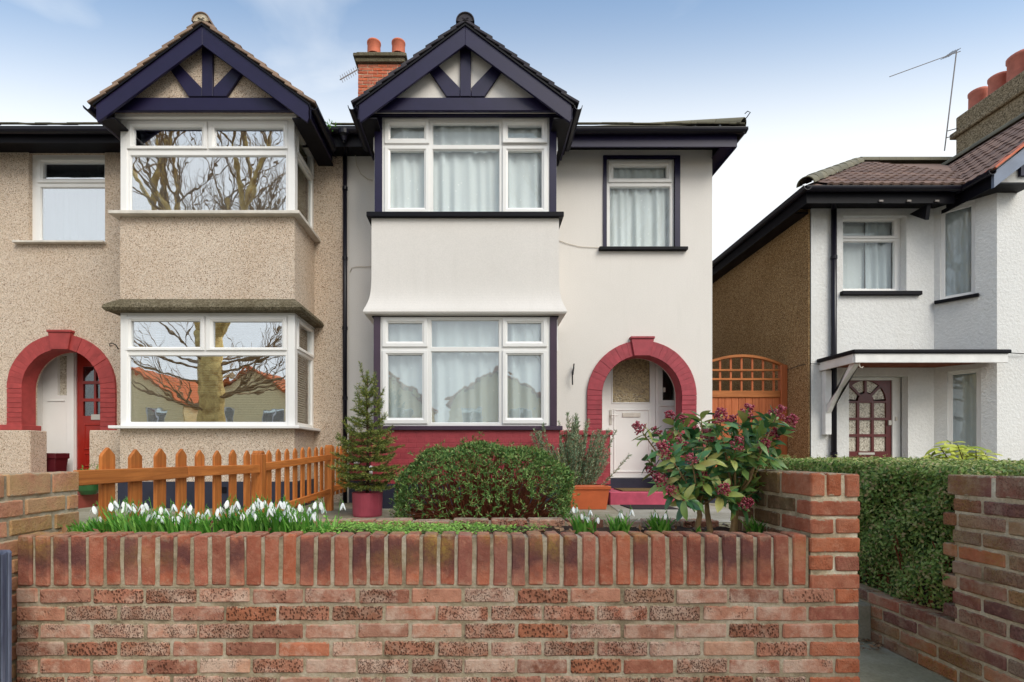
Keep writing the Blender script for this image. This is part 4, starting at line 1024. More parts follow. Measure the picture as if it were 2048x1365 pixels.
# ================================================================== the pebbledashed house
lh = thing('house', 'beige pebbledashed house with white windows and a rounded red brick arch', 'house', (-5, 9.5, GZ), 'houses in the row')
LX0 = -9.2
lx0, lx1 = -5.075, -2.615
lac = X(121.5, 7.86); larin, larout = 0.0785 * 7.86, 0.1085 * 7.86; lasp = Z(777, 7.86)
lwin = PR(57, 210, 305, 485, DW)
lhol = [(lx0 + 0.05, lx1 - 0.05, GZ + 0.1, EZ - 0.02), lwin, (lac - larin, lac + larin, GZ, lasp + larin + 0.1, lasp)]
MB().plate(fD, (LX0, XL - 0.002, GZ - 0.05, EZ + 0.15), lhol, 0.24).build('wall', M['dash'], lh)
MB().box(LX0, XL, 15.5, 15.7, GZ - 0.05, EZ + 0.15).box(LX0, LX0 + 0.2, DW + 0.25, 15.5, GZ - 0.05, EZ + 0.15).build('wall', M['dash'], lh, merge=False)
MB().box(LX0 + 0.25, XL - 0.12, DW + 0.6, 15.5, GZ - 0.02, GZ + 0.02).box(LX0 + 0.25, XL - 0.12, DW + 0.25, 15.5, H + 1.9, H + 2.0).build('floor_slab', M['concrete'], lh, merge=False)
f3 = front(DW + 0.07)
lw_ = window(lh, f3, lwin, [(PR(79, 203, 320.5, 353.5, DW), PR(69, 208, 311, 362, DW)), (PR(74, 203, 371, 480, DW), None)], 'glass_coated')
MB().box(X(33, DW), X(213, DW), DW - 0.08, DW + 0.06, Z(489, DW), Z(485, DW)).build('sill', M['dirty_white'], lw_, bevel=0.005)
curtain(f3, grow(lwin, -0.03), -0.2, 'grey curtain behind the small upper window of the pebbledashed house', 'net_grey', seed=8)
# bay skins
lz_su = Z(434, DB); lz_wu = Z(428.5, DB); lz_hu = Z(240, DB)
lz_sk = Z(622, DB); lz_wlt = Z(629, DB); lz_wlb = Z(853, DB); lz_sl = Z(858, DB)
loft_bay(lx0, lx1, DB, DW + 0.02, [(lz_sk + 0.165, 0.0), (lz_su + 0.01, 0.0)]).build('bay_apron', M['dash'], lh)
sk = loft_bay(lx0, lx1, DB, DW + 0.02, [(lz_sk - 0.028, 0.0), (lz_sk - 0.025, 0.13), (lz_sk + 0.008, 0.15), (lz_sk + 0.05, 0.138), (lz_sk + 0.10, 0.085), (lz_sk + 0.14, 0.03), (lz_sk + 0.1645, 0.004)])
sk.build('bay_hood', M['dash_mossy'], lh, label='mossy sloping hood above the lower bay window')
loft_bay(lx0, lx1, DB, DW + 0.02, [(Z(965, DB), 0.0), (lz_sl, 0.0)]).build('bay_base', M['dash'], lh)
loft_bay(lx0, lx1, DB, DW + 0.02, [(GZ - 0.05, 0.02), (Z(964, DB), 0.02), (Z(963.5, DB), 0.0)]).build('bay_plinth', M['tar'], lh)
MB().box(X(428, DB), X(455, DB), DB - 0.035, DB - 0.0205, Z(986, DB), Z(974, DB)).build('air_brick', M['black'], lh, bevel=0.004)
sill_u(MB(), lx0, lx1, DB, DW, lz_su, lz_wu + 0.01, 0.10).build('bay_sill', M['dirty_white'], lh, bevel=0.006)
sill_u(MB(), lx0, lx1, DB, DW, lz_sl, lz_wlb + 0.006, 0.10).build('bay_sill', M['upvc'], lh, bevel=0.006)
MB().box(lx0 - 0.05, lx1 + 0.05, DB - 0.05, DB + 0.1, lz_hu, Z(225, DB)).box(lx0 - 0.03, lx0 + 0.1, DB + 0.1005, DW, lz_hu, Z(227, DB)).box(lx1 - 0.1, lx1 + 0.03, DB + 0.1005, DW, lz_hu, Z(227, DB)).build('bay_head', M['upvc'], lh, bevel=0.01, merge=False)
MB().box(lx0 - 0.06, lx1 + 0.06, DB - 0.065, DB + 0.1, Z(224.9, DB), Z(221, DB)).build('bay_head_trim', M['dirty_white'], lh, bevel=0.004)
MB().box(lx0, lx1, DB - 0.02, DW, Z(220, DB), Z(205, DB) + 0.15).build('bay_top', M['black'], lh)
MB().box(lx0, lx1, DB + 0.01, DW, lz_sk - 0.05, lz_sk - 0.029).build('bay_head', M['upvc'], lh)
for (z0, z1) in ((lz_wu + 0.01, lz_hu), (lz_wlb + 0.006, lz_sk - 0.05)):
    for xx in (lx0, lx1 - 0.1):
        MB().box(xx, xx + 0.1, DB, DB + 0.1, z0, z1).build('corner_post', M['upvc'], lh, bevel=0.008)
lfb = front(DB + 0.015)
P = lambda a, b, c, d: PR(a, b, c, d, DB)
lou = (lx0 + 0.1, lx1 - 0.1, lz_wu + 0.01, lz_hu)
window(lh, lfb, lou, [(P(265, 403, 254, 291), P(254, 414, 243, 298)), (P(428, 566, 255, 292), P(417, 576, 243, 298)), (P(260, 570, 311, 427), None)], 'glass_coated')
lol = (lx0 + 0.1, lx1 - 0.1, lz_wlb + 0.006, lz_sk - 0.05)
window(lh, lfb, lol, [(P(261, 399, 642, 694), P(250, 409, 633, 701)), (P(425, 563, 643, 695), P(412, 573, 633, 701)), (P(257, 569, 712, 844), None)], 'glass_coated')
for fr_, in ((right(lx1 - 0.015),), (left(lx0 + 0.015),)):
    side_lights(lh, 0, fr_, DB + 0.1, DW, lz_wu + 0.01, lz_hu, 'glass')
    side_lights(lh, 0, fr_, DB + 0.1, DW, lz_wlb + 0.006, lz_sk - 0.05, 'glass')
slat_blind(lfb, grow(lol, -0.04), -0.14, 'pale slatted blind in the lower bay window of the pebbledashed house')
slat_blind(right(lx1 - 0.015), (DB + 0.14, DW - 0.02, lol[2], lol[3]), -0.12, 'brown slatted blind in the lower side light of the left bay', 'blind')
slat_blind(right(lx1 - 0.015), (DB + 0.14, DW - 0.02, lou[2], lou[3]), -0.12, 'olive slatted blind in the upper side light of the left bay', 'blind_green')
curtain(lfb, grow(lou, -0.03), -0.25, 'grey curtain behind the upper bay window of the pebbledashed house', 'net_grey', seed=5, amp=0.03)
gable(lh, X(404.5, DGb), 'tile_buff', 'navy', 'dash')
# porch
arch_ring(lh, lac, lasp, larin, larout, 7.86, Z(861, 7.86), 'redpaint_left')
ldr = X(60, 7.55)
MB().box(LX0, ldr, 7.55, 7.85, GZ - 0.02, Z(861, 7.55) - 0.0).build('dwarf_wall', M['dash'], lh, bevel=0.01)
MB().box(LX0, lac - larin + 0.02, 7.835, 8.2, Z(861, 7.86) - 0.001, Z(850, 7.86)).build('dwarf_cap', M['redpaint_left'], lh, bevel=0.008)
MB().box(X(178, 7.4), lx0 - 0.0, 7.40, 7.89, GZ - 0.02, Z(861, 7.4)).build('dwarf_wall', M['dash'], lh, bevel=0.01)
lpx0, lpx1 = lac - larin - 0.12, lac + larin + 0.25
MB().box(lpx0 - 0.1, lpx0, DW + 0.25, DD + 0.2, GZ, H + 2.0).box(lpx1, lpx1 + 0.1, DW + 0.25, DD + 0.2, GZ, H + 2.0).box(lpx0 - 0.1, lpx1 + 0.1, DW + 0.25, DD + 0.2, H + 1.95, H + 2.05).build('porch_lining', M['porch_white'], lh, merge=False)
lzb = H - 0.56
ldx0, ldx1 = X(151, DD), lpx1
sgl = PR(115, 135, 711, 791, DD)
MB().plate(dfr, (lpx0, lpx1, lzb, H + 1.95), [(ldx0, ldx1, lzb, H + 1.9), sgl], 0.08).build('door_frame', M['upvc'], lh)
MB().fbox(dfr, *grow(sgl, 0.01), -0.06, -0.05).build('side_pane', M['leaded'], lh)
MB().fbox(dfr, X(136, DD), X(150, DD), lzb, H + 1.9, 0.001, 0.03).build('mullion', M['upvc'], lh, bevel=0.005)
MB().fbox(dfr, X(96, DD), X(130, DD), Z(803, DD), Z(801, DD), 0.001, 0.015).build('rail', M['upvc'], lh)
gl = []
for r_ in range(3):
    for c_ in range(3):
        gl.append(PR(163 + c_ * 26, 185 + c_ * 26, 733 + r_ * 35, 762 + r_ * 35, DD))
f4 = front(DD + 0.03)
ld = MB().plate(f4, (ldx0 + 0.003, ldx1, lzb + 0.01, H + 1.895), gl, 0.045).build('door', M['reddoor'], lh, label='red door with small square panes')
for g in gl: MB().fbox(f4, *grow(g, 0.004), -0.03, -0.024).build('pane', M['glass_dark'], ld)
for (a, b) in ((848, 900), (906, 934)):
    pr = PR(165, 228, a, b, DD); MB().ring(f4, pr, grow(pr, -0.03), [(0, 0.001), (0.3, 0.012), (0.7, 0.012), (1, 0.001)]).build('panel_moulding', M['reddoor'], ld)
MB().fbox(f4, *PR(180, 215, 829, 840, DD), 0.001, 0.012).build('letterbox', M['silver'], ld, bevel=0.003)
MB().box(ldr, X(176, 7.2), 7.0, DD + 0.1, GZ - 0.02, lzb - 0.02).build('doorstep', M['quarry'], lh, bevel=0.01)
# eaves
lgx0 = X(404.5, DGb) - 1.435; lgx1 = lgx0 + 2.87
MB().box(LX0 - 0.2, lgx0 - 0.12, 7.52, 7.545, H + 4.68, H + 4.83).build('fascia', M['black'], lh)
MB().box(LX0 - 0.2, lx0 + 0.1, 7.546, DW + 0.02, H + 4.76, H + 4.78).build('soffit', M['black'], lh)
gutter(((LX0 - 0.2, 7.455, H + 4.835), (lgx0 - 0.04, 7.455, H + 4.83)), 0.06).build('gutter', M['gutter'], lh)
gutter(((lgx1 + 0.02, 7.455, H + 4.83), (XL - 0.004, 7.455, H + 4.83)), 0.06).build('gutter', M['gutter'], lh)
MB().box(lx1 - 0.05, XL - 0.002, 7.52, 7.545, H + 4.62, H + 4.83).build('fascia', M['black'], lh)
MB().box(lx1 - 0.05, XL - 0.002, 7.546, DW + 0.02, H + 4.70, H + 4.72).build('soffit', M['black'], lh)
mb = MB(); a = LX0 - 0.3; b = XL - 0.003
mb.add([(a, ry0, rz), (b, ry0, rz), (b, rry, rrz), (a, rry, rrz), (b, 15.7, rz), (a, 15.7, rz)], [(0, 1, 2, 3), (3, 2, 4, 5), (0, 5, 4, 1), (0, 3, 5), (1, 4, 2)])
lroof = mb.build('roof', M['tile_black'], lh)
for (xa, xb) in ((LX0, lgx0 - 0.1), (lgx1 + 0.1, XL - 0.1)):
    xx = xa
    while xx < xb:
        inst('eaves_tile', tme, lroof, Matrix.Translation((xx, ry0 - 0.02, rz + 0.012 + rnd.uniform(-0.004, 0.01))) @ Matrix.Rotation(math.atan(0.585), 4, 'X')); xx += 0.236
# shared downpipe with hopper
hp = downpipe(lh, X(690, 7.83), 7.83, GZ, H + 4.70, brackets=5)
MB().tube([(X(690, 7.83), 7.83, H + 4.68), (X(690, 7.6), 7.62, H + 4.72), (X(689, 7.46), 7.46, H + 4.78)], 0.033, 10).build('swan_neck', M['gutter'], hp, smooth=True)
MB().lathe((X(688, 7.455), 7.455, H + 4.72), [(0.035, -0.06), (0.05, 0.0), (0.085, 0.03), (0.09, 0.09)], 14).build('hopper', M['gutter'], hp)
MB().tube([(X(x_, y3), y3, Z(y_, y3)) for x_, y_, y3 in [(662, 252, 7.5), (664, 270, 7.6), (663, 292, 7.86), (661, 297, 7.87)]], 0.006, 6).build('cable', M['cable'], lh, smooth=True)
MB().tube([(X(236, 7.85), 7.86, Z(699, 7.85)), (X(230, 7.8), 7.82, Z(690, 7.8)), (X(222, 7.75), 7.78, Z(686, 7.75)), (X(216, 7.75), 7.78, Z(687, 7.75)), (X(217, 7.75), 7.78, Z(692, 7.75)), (X(221, 7.75), 7.78, Z(691, 7.75))], 0.008, 6).build('wall_bracket', M['iron'], lh, smooth=True)

# ================================================================== the house on the right
rh = thing('house', 'white roughcast house with brown pebbledash side, tiled roof and flat door canopy', 'house', (7.5, 9.5, GZ), 'houses in the row')
QX = X(1622, DW)                  # left corner
REZ = H + 3.97
SX0, SX1, SD = X(1868, DW), 7.60, 7.35
wo = (X(1686, DW), X(1813, DW), Z(584, DW), Z(432, DW))
do = (X(1698, DW), X(1816, DW), GZ + 0.0, Z(752, DW))
MB().plate(fD, (QX, SX0, GZ - 0.05, REZ + 0.1), [wo, do], 0.12).build('wall', M['roughcast'], rh)
MB().box(QX, QX + 0.15, DW + 0.121, 17, GZ - 0.05, REZ + 0.12).build('wall', M['roughcast'], rh)
# pebbledash facing on the side, leaves a white edge at the corner
MB().box(QX - 0.025, QX - 0.001, DW + 0.02, 17, GZ - 0.02, REZ + 0.1).build('side_facing', M['dash_brown'], rh)
MB().box(QX, 12.5, 17, 17.2, GZ, REZ + 0.1).box(12.4, 12.6, SD, 17, GZ, REZ + 0.1).box(QX + 0.16, 12.4, 8.3, 17, GZ - 0.02, GZ + 0.02).box(QX + 0.16, 12.4, 8.3, 17, H + 1.7, H + 1.8).build('wall', M['roughcast'], rh, merge=False)
sv = Vector((SX1 - SX0, SD - DW, 0)); sl_ = sv.length; su = sv.normalized(); sn = Vector((su.y, -su.x, 0))
if sn.x > 0: sn = -sn
fs_ = Fr((SX0, DW, 0), su, (0, 0, 1), sn)
# upper and lower windows in the splay
def along(px):   # pixel column -> distance along the splay
    t = (px - VX) / F; return (t * DW - SX0) / (su.x - t * su.y)
ua0, ua1 = along(1880), along(1950)
la0, la1 = along(1895), along(1962)
uz0, uz1 = Z(592, 7.6), REZ - 0.14
lz0, lz1 = GZ + 0.1, Z(740, 7.6)
MB().plate(fs_, (0, sl_, GZ - 0.05, REZ - 0.08), [(ua0, ua1, uz0, uz1), (la0, la1, lz0, lz1)], 0.12).build('wall', M['roughcast'], rh)
fbay = front(SD)
MB().plate(fbay, (SX1, 9.6, GZ - 0.05, REZ + 0.19), [(8.1, 9.3, uz0, uz1), (8.1, 9.3, lz0, lz1)], 0.12).build('wall', M['roughcast'], rh)
MB().box(9.6, 12.4, SD, SD + 0.2, GZ - 0.05, REZ + 0.2).build('wall', M['roughcast'], rh)
fs2 = Fr(fs_.p(0, 0, -0.05), su, (0, 0, 1), sn)
w2 = window(rh, fs2, (ua0, ua1, uz0, uz1), [((ua0 + 0.05, ua1 - 0.05, uz0 + 0.07, uz1 - 0.06), None)], 'glass')
MB().fbox(fs_, ua0 - 0.06, ua1 + 0.05, uz0 - 0.045, uz0 - 0.001, -0.05, 0.07).build('sill', M['black'], w2, bevel=0.006)
curtain(fs2, (ua0 + 0.02, ua1 - 0.02, uz0, uz1), -0.12, 'grey net curtain in the angled upper window of the house on the right', 'net_grey', seed=11)
window(rh, fs2, (la0, la1, lz0, lz1), [((la0 + 0.05, la1 - 0.06, lz0 + 0.07, lz1 - 0.05), None)], 'glass')
curtain(fs2, (la0 + 0.02, la1 - 0.02, lz0, lz1), -0.12, 'grey net curtain in the tall angled window beside the canopy', 'net_grey', seed=12, amp=0.03)
for (a, b) in ((uz0, uz1), (lz0, lz1)):
    window(rh, front(SD + 0.05), (8.1, 9.3, a, b), [((8.2, 8.65, a + 0.08, b - 0.08), None), ((8.75, 9.2, a + 0.08, b - 0.08), None)], 'glass')
f5 = front(8.02)
ww = (wo[0], wo[1], wo[2] - 0.01, wo[3] + 0.02)
PW = lambda a, b, c, d: PR(a, b, c, d, 8.02)
w3 = window(rh, f5, ww, [(PW(1684, 1788, 443, 472), PW(1677, 1796, 435, 478)), (PW(1684, 1789, 484, 577), None)], 'glass', depth=0.06)
MB().box(X(1680, DW), X(1839, DW), DW - 0.06, DW + 0.1, Z(592, DW), wo[2] - 0.001).build('sill', M['black'], w3, bevel=0.006)
curtain(f5, (X(1742, 8.02), ww[1] - 0.03, ww[2], ww[3]), -0.12, 'grey net curtain drawn aside in the upper window over the canopy', 'net_grey', seed=13)
curtain(f5, (ww[0] + 0.02, X(1745, 8.02), ww[2], ww[3]), -0.17, 'white blind behind the upper window over the canopy', 'net', seed=14, amp=0.004)
# door under the canopy
DQ = 8.04; f6 = front(DQ)
zb6 = GZ + 0.12
MB().plate(f6, (do[0] - 0.15, do[1], GZ, do[3]), [(do[0] - 0.1, X(1785, DQ), zb6, do[3] - 0.05)], 0.06).build('door_frame', M['wood_white'], rh)
pc = X(1733, DQ)
mbd = MB()
hd0, hd1 = do[0] - 0.1, X(1785, DQ)
cw = 0.20
rows = [(Z(903, DQ), Z(874, DQ)), (Z(868.5, DQ), Z(840.5, DQ)), (Z(835.5, DQ), Z(806, DQ))]
gl = [(pc + (c - 1.5) * 0.235 + 0.02, pc + (c - 0.5) * 0.235 - 0.02, r0, r1) for r0, r1 in rows for c in range(3)]
sp6 = Z(802, DQ); R6 = 0.33
arch_h = (pc - R6, pc + R6, sp6, sp6 + R6 + 0.02, sp6)
f7 = front(DQ + 0.02)
rd = mbd.plate(f7, (hd0, hd1, zb6, do[3] - 0.05), gl + [arch_h], 0.045).build('door', M['browndoor'], rh, label='red-brown door with small panes and a sunburst of panes on top')
for g in gl: MB().fbox(f7, *grow(g, 0.004), -0.03, -0.024).build('pane', M['leaded'], rd)
for i in range(4):
    a0, a1 = math.pi * i / 4 + 0.07, math.pi * (i + 1) / 4 - 0.07
    pts = [(pc - r_ * math.cos(a), sp6 + 0.01 + r_ * math.sin(a)) for r_, a in [(0.15, a0), (R6 - 0.01, a0), (R6 - 0.01, (a0 + a1) / 2), (R6 - 0.01, a1), (0.15, a1)]]
    MB().prism(f7, pts, -0.02, -0.03).build('pane', M['leaded'], rd)
    if i: 
        am = math.pi * i / 4; 
        d_ = Vector((-math.cos(am), math.sin(am))); q_ = Vector((d_.y, -d_.x)) * 0.018
        pts = [Vector((pc, sp6)) + d_ * 0.12 + q_, Vector((pc, sp6)) + d_ * (R6 + 0.003) + q_, Vector((pc, sp6)) + d_ * (R6 + 0.003) - q_, Vector((pc, sp6)) + d_ * 0.12 - q_]
        MB().prism(f7, [tuple(p) for p in pts], 0.004, -0.035).build('glazing_bar', M['browndoor'], rd)
MB().prism(f7, [(pc - 0.125 * math.cos(math.pi * k / 12), sp6 + 0.125 * math.sin(math.pi * k / 12)) for k in range(13)], 0.006, -0.035).build('hub', M['browndoor'], rd)
MB().prism(f7, [(pc - R6, sp6 - 0.015), (pc + R6, sp6 - 0.015), (pc + R6, sp6), (pc - R6, sp6)], 0.003, -0.035).build('glazing_bar', M['browndoor'], rd)
MB().fbox(f7, X(1777, DQ), X(1783, DQ), Z(851, DQ), Z(841, DQ), 0.001, 0.03).build('lock', M['silver'], rd, bevel=0.004)
MB().fbox(f7, pc - 0.12, pc + 0.14, Z(910, DQ), Z(905.5, DQ), 0.001, 0.014).build('letterbox', M['silver'], rd, bevel=0.003)
MB().fbox(f6, X(1790, DQ), X(1793, DQ), Z(842, DQ), Z(834, DQ), 0.001, 0.02).build('bell_push', M['dirty_white'], rh)
# canopy
cz = H + 1.405; cxl, cxr = 5.40, 7.56; cf = 7.2
cn = MB().box(cxl - 0.02, cxr, cf - 0.02, DW - 0.002, cz - 0.03, cz + 0.03).build('canopy', M['wood_white'], rh)
MB().prism(Fr((0, 0, 0), (1, 0, 0), (0, 1, 0), (0, 0, 1)), [(cxl - 0.09, DW - 0.003), (cxl - 0.07, cf - 0.07), (cxr + 0.03, cf - 0.07), (cxr + 0.03, DW - 0.003)], cz + 0.031, cz + 0.088).build('canopy_roof', M['black'], cn, bevel=0.015, seg=2, label='black felt covering of the canopy')
MB().box(cxl - 0.03, cxr, cf - 0.045, cf - 0.021, cz - 0.10, cz + 0.03).build('canopy_fascia', M['wood_white'], cn, bevel=0.004)
MB().box(cxl - 0.045, cxl - 0.021, cf - 0.02, DW - 0.002, cz - 0.10, cz + 0.03).build('canopy_fascia', M['wood_white'], cn, bevel=0.004)
MB().box(cxl - 0.02, cxr, cf - 0.019, DW - 0.003, cz - 0.045, cz - 0.031).build('canopy_soffit', M['twig'], cn, label='brown boarded underside of the canopy')
MB().box(5.395, 5.495, DW - 0.09, DW - 0.003, Z(870, 7.85), cz - 0.101).build('bracket_post', M['wood_white'], cn, bevel=0.006)
MB().prism(right(5.40), [(DW - 0.091, Z(828, 7.85)), (DW - 0.091, Z(812, 7.85)), (cf + 0.02, cz - 0.101), (cf + 0.12, cz - 0.101)], 0.01, 0.085).build('brace', M['wood_white'], cn, bevel=0.005)
MB().tube([(5.46, cf + 0.0, cz - 0.1), (5.46, cf - 0.01, cz - 0.15), (5.49, cf - 0.01, cz - 0.17), (5.51, cf - 0.01, cz - 0.15)], 0.008, 6).build('hook', M['dirty_white'], cn)
downpipe(rh, X(1668, 7.85), 7.85, GZ, REZ - 0.12, 'gutter', 0.038, 3)
MB().tube([(X(1668, 7.85), 7.85, REZ - 0.13), (X(1665, 7.7), 7.7, REZ - 0.03), (X(1660, 7.52), 7.50, REZ + 0.0)], 0.036, 10).build('swan_neck', M['gutter'], rh, smooth=True)
# eaves
rgz = H + (908 - 378) * 0.0075
ex0 = QX - 0.36; ey0 = 7.48
MB().box(ex0 + 0.05, 7.15, ey0 + 0.05, ey0 + 0.075, rgz - 0.20, rgz + 0.0).build('fascia', M['black'], rh)
MB().box(ex0 + 0.075, 7.3, ey0 + 0.076, DW + 0.02, rgz - 0.10, rgz - 0.08).build('soffit', M['black'], rh)
MB().box(ex0 + 0.05, ex0 + 0.074, ey0 + 0.076, 17, rgz - 0.20, rgz + 0.0).build('fascia', M['black'], rh)
MB().box(ex0 + 0.075, QX - 0.026, DW + 0.0205, 17, rgz - 0.17, rgz - 0.15).build('soffit', M['black'], rh)
for q in range(3): MB().box(6.0 + q * 0.42, 6.06 + q * 0.42, ey0 + 0.03, ey0 + 0.049, rgz - 0.185, rgz - 0.16).build('gutter_clip', M['metal'], rh)
gutter(((ex0 - 0.02, ey0 - 0.01, rgz + 0.0), (7.2, ey0 - 0.01, rgz + 0.0)), 0.06).build('gutter', M['gutter'], rh)
gutter(((ex0 - 0.01, ey0 - 0.07, rgz), (ex0 - 0.01, 17, rgz)), 0.06).build('gutter', M['gutter'], rh)
# gable over its bay
GX = 7.23; gDf = 7.05; gtan = 0.78; gs = 2.6; gez = rgz + 0.02; grz = gez + gtan * gs
mz = 0.68
MB().box(GX + 0.03, GX + 0.055, gDf + 0.05, 7.9, gez - 0.22, gez - 0.01).build('fascia', M['black'], rh)
MB().prism(front(gDf + 0.05), [(GX + 0.056, gez - 0.14), (SX1 + 0.3, gez - 0.14), (SX1 + 0.3, gez - 0.16), (GX + 0.056, gez - 0.16)], 0, -0.9).build('soffit', M['black'], rh)
gutter(((GX - 0.03, gDf - 0.03, gez - 0.02), (GX - 0.03, 7.6, gez - 0.02)), 0.055).build('gutter', M['gutter'], rh)
MB().prism(front(gDf), [(GX + 0.02, gez - 0.24), (GX + 0.02, gez - 0.02), (GX + gs, grz - 0.02), (GX + 2 * gs, gez - 0.02), (GX + 2 * gs, gez - 0.24), (GX + gs, grz - 0.26)], 0, -0.04).build('bargeboard', M['bargeblue'], rh)
MB().prism(front(SD - 0.001), [(SX1, REZ + 0.2), (SX1, gez + gtan * (SX1 - GX) - 0.03), (GX + gs, grz - 0.05), (12.4, gez + gtan * 0.3), (12.4, REZ + 0.2)], 0, -0.1).build('gable_panel', M['roughcast'], rh)
MB().fbox(front(SD - 0.002), X(2036, SD), X(2036, SD) + 0.16, REZ + 0.1, REZ + 0.6, 0.0, 0.04).build('stud', M['navy'], rh)
MB().prism(right(X(1850, 7.6)), [(7.56, rgz - 0.201), (7.88, rgz - 0.201), (7.60, rgz - 0.42)], 0.0, 0.06).build('corbel', M['black'], rh)
# roof decks
rdg = 10.75
zr = rgz + 0.04 + mz * (rdg - ey0)
mb = MB()
hx = ex0 + (rdg - ey0)
mb.add([(ex0, ey0, rgz + 0.04), (13, ey0, rgz + 0.04), (13, rdg, zr), (hx, rdg, zr), (ex0, 17.2, rgz + 0.04), (13, 17.2, rgz + 0.04)], [(0, 1, 2, 3), (0, 3, 4), (3, 2, 5, 4)])
rroof = mb.build('roof', M['tile_brown'], rh)
mb = MB()
mb.add([(GX, gDf - 0.02, gez), (GX + gs, gDf - 0.02, grz), (GX + gs, rdg + 0.1, grz), (GX, rdg + 0.1, gez), (GX + 2 * gs, gDf - 0.02, gez), (GX + 2 * gs, rdg + 0.1, gez)], [(0, 1, 2, 3), (1, 4, 5, 2)])
groof = mb.build('gable_roof', M['tile_brown'], rh)
def roll_tile(w=0.30, l=0.40):
    mb = MB(); prof = []
    for k in range(13):
        t = k / 12; zz = 0.018 * max(0, math.sin(2 * math.pi * (t * 2) - 0.6)) ** 0.7 if math.sin(2 * math.pi * (t * 2) - 0.6) > 0 else 0.0
        prof.append((t * w, zz + 0.012))
    n = len(prof)
    vs = [(a, y, b - y * 0.0) for y in (0, l) for a, b in prof] + [(a, 0, b - 0.03) for a, b in prof]
    fs = [(k, k + 1, n + k + 1, n + k) for k in range(n - 1)] + [(k + 1, k, 2 * n + k, 2 * n + k + 1) for k in range(n - 1)]
    return mb.add(vs, fs)
rtm = roll_tile().mesh('roof_tile', M['tile_brown'])
def lay(roofo, o, u, s, nu, ns, gu, gs_, ok):
    u, s = Vector(u).normalized(), Vector(s).normalized(); nrm = u.cross(s)
    if nrm.z < 0: nrm = -nrm
    for j in range(ns):
        for i in range(nu):
            p = Vector(o) + u * (i * gu) + s * (j * gs_)
            c = p + u * gu / 2 + s * gs_ / 2
            if not ok(c): continue
            up2 = (s - nrm * 0.05).normalized(); n2 = nrm + s * 0.05
            m = Matrix.Identity(4)
            for k_, v in enumerate((u, up2, n2.normalized())):
                for r_ in range(3): m[r_][k_] = v[r_]
            m.translation = p + nrm * (0.022 + rnd.uniform(-0.002, 0.004))
            inst('roof_tile', rtm, roofo, m)
gtheta = math.sqrt(1 + mz * mz)
lay(rroof, (ex0, ey0 - 0.03, rgz + 0.02), (1, 0, 0), (0, 1, mz), 12, 12, 0.30, 0.335,
    lambda c: c.x > ex0 + (c.y - ey0) + 0.06 and c.y < rdg - 0.05 and (c.x < GX + 0.05 or (c.x < GX + gs and rgz + mz * (c.y - ey0) > gez + gtan * (c.x - GX) - 0.12)))
lay(groof, (GX - 0.02, gDf - 0.04, gez - 0.02), (0, 1, 0), (1, 0, gtan), 13, 11, 0.30, 0.335,
    lambda c: c.x < GX + gs - 0.05 and (gez + gtan * (c.x - GX) > rgz + mz * (c.y - ey0) - 0.12))
hm = half_tile(0.12, 0.36).mesh('hip_tile', M['tile_hip'], bevel=0.003)
hv = Vector((1, 1, mz)).normalized(); hl = (rdg - ey0) * math.sqrt(2 + mz * mz)
for i in range(int(hl / 0.33)):
    q = hv.to_track_quat('Y', 'Z').to_matrix().to_4x4(); q.translation = Vector((ex0, ey0, rgz + 0.045)) + hv * (i * 0.33) + Vector((0, 0, 0.012 * (i % 2)))
    inst('hip_tile', hm, rroof, q)
for i in range(12):
    q = Vector((1, 0, 0)).to_track_quat('Y', 'Z').to_matrix().to_4x4(); q.translation = Vector((hx + i * 0.36, rdg, zr + 0.01))
    inst('ridge_tile', hm, rroof, q)
for i in range(10):
    inst('ridge_tile', hm, groof, Matrix.Translation((GX + gs, gDf + i * 0.36, grz + 0.01)))
vt = slab_tile(0.16, 0.36, 0.03).mesh('verge_tile', M['clay'], bevel=0.004)
gsv = Vector((1, 0, gtan)).normalized()
for i in range(9):
    p = Vector((GX, gDf - 0.05, gez + 0.005)) + gsv * (i * 0.335)
    m = Matrix.Identity(4)
    for k_, v in enumerate((Vector((0, 1, 0)), gsv, Vector((-gsv.z, 0, gsv.x)))):
        for r_ in range(3): m[r_][k_] = v[r_]
    m.translation = p; inst('verge_tile', vt, groof, m)
# chimney
qx = 10.4; qd0, qd1 = 9.2, 10.95
qz = H + 7.35
rc = MB().box(qx, qx + 0.9, qd0, qd1, zr - 1.2, qz).build('chimney', M['dash_grey'], rh, bevel=0.03)
MB().box(qx - 0.07, qx + 0.97, qd0 - 0.07, qd1 + 0.07, qz - 0.45, qz - 0.33).build('chimney_band', M['dash_grey'], rc, bevel=0.02)
for i, (yy, rr, hh) in enumerate([(10.72, 0.16, 0.42), (10.30, 0.16, 0.42), (9.85, 0.22, 0.50), (9.42, 0.2, 0.52)]):
    pot(rc, qx + 0.28, yy, qz, rr, hh, 'clay_dusty')
MB().tube([(X(1994, 7.3), 7.31, Z(704, 7.3)), (X(2020, 7.3), 7.31, Z(706, 7.3)), (X(2060, 7.3), 7.31, Z(708, 7.3))], 0.006, 6).build('cable', M['iron'], rh)
MB().tube([(X(1572, 8.45), 8.42, Z(741, 8.45)), (X(1600, 8.1), 8.1, Z(731, 8.1)), (X(1622, 7.9), 7.88, Z(728, 7.9)), (X(1640, 7.87), 7.87, Z(729, 7.87))], 0.005, 6).build('cable', M['iron'], rh)

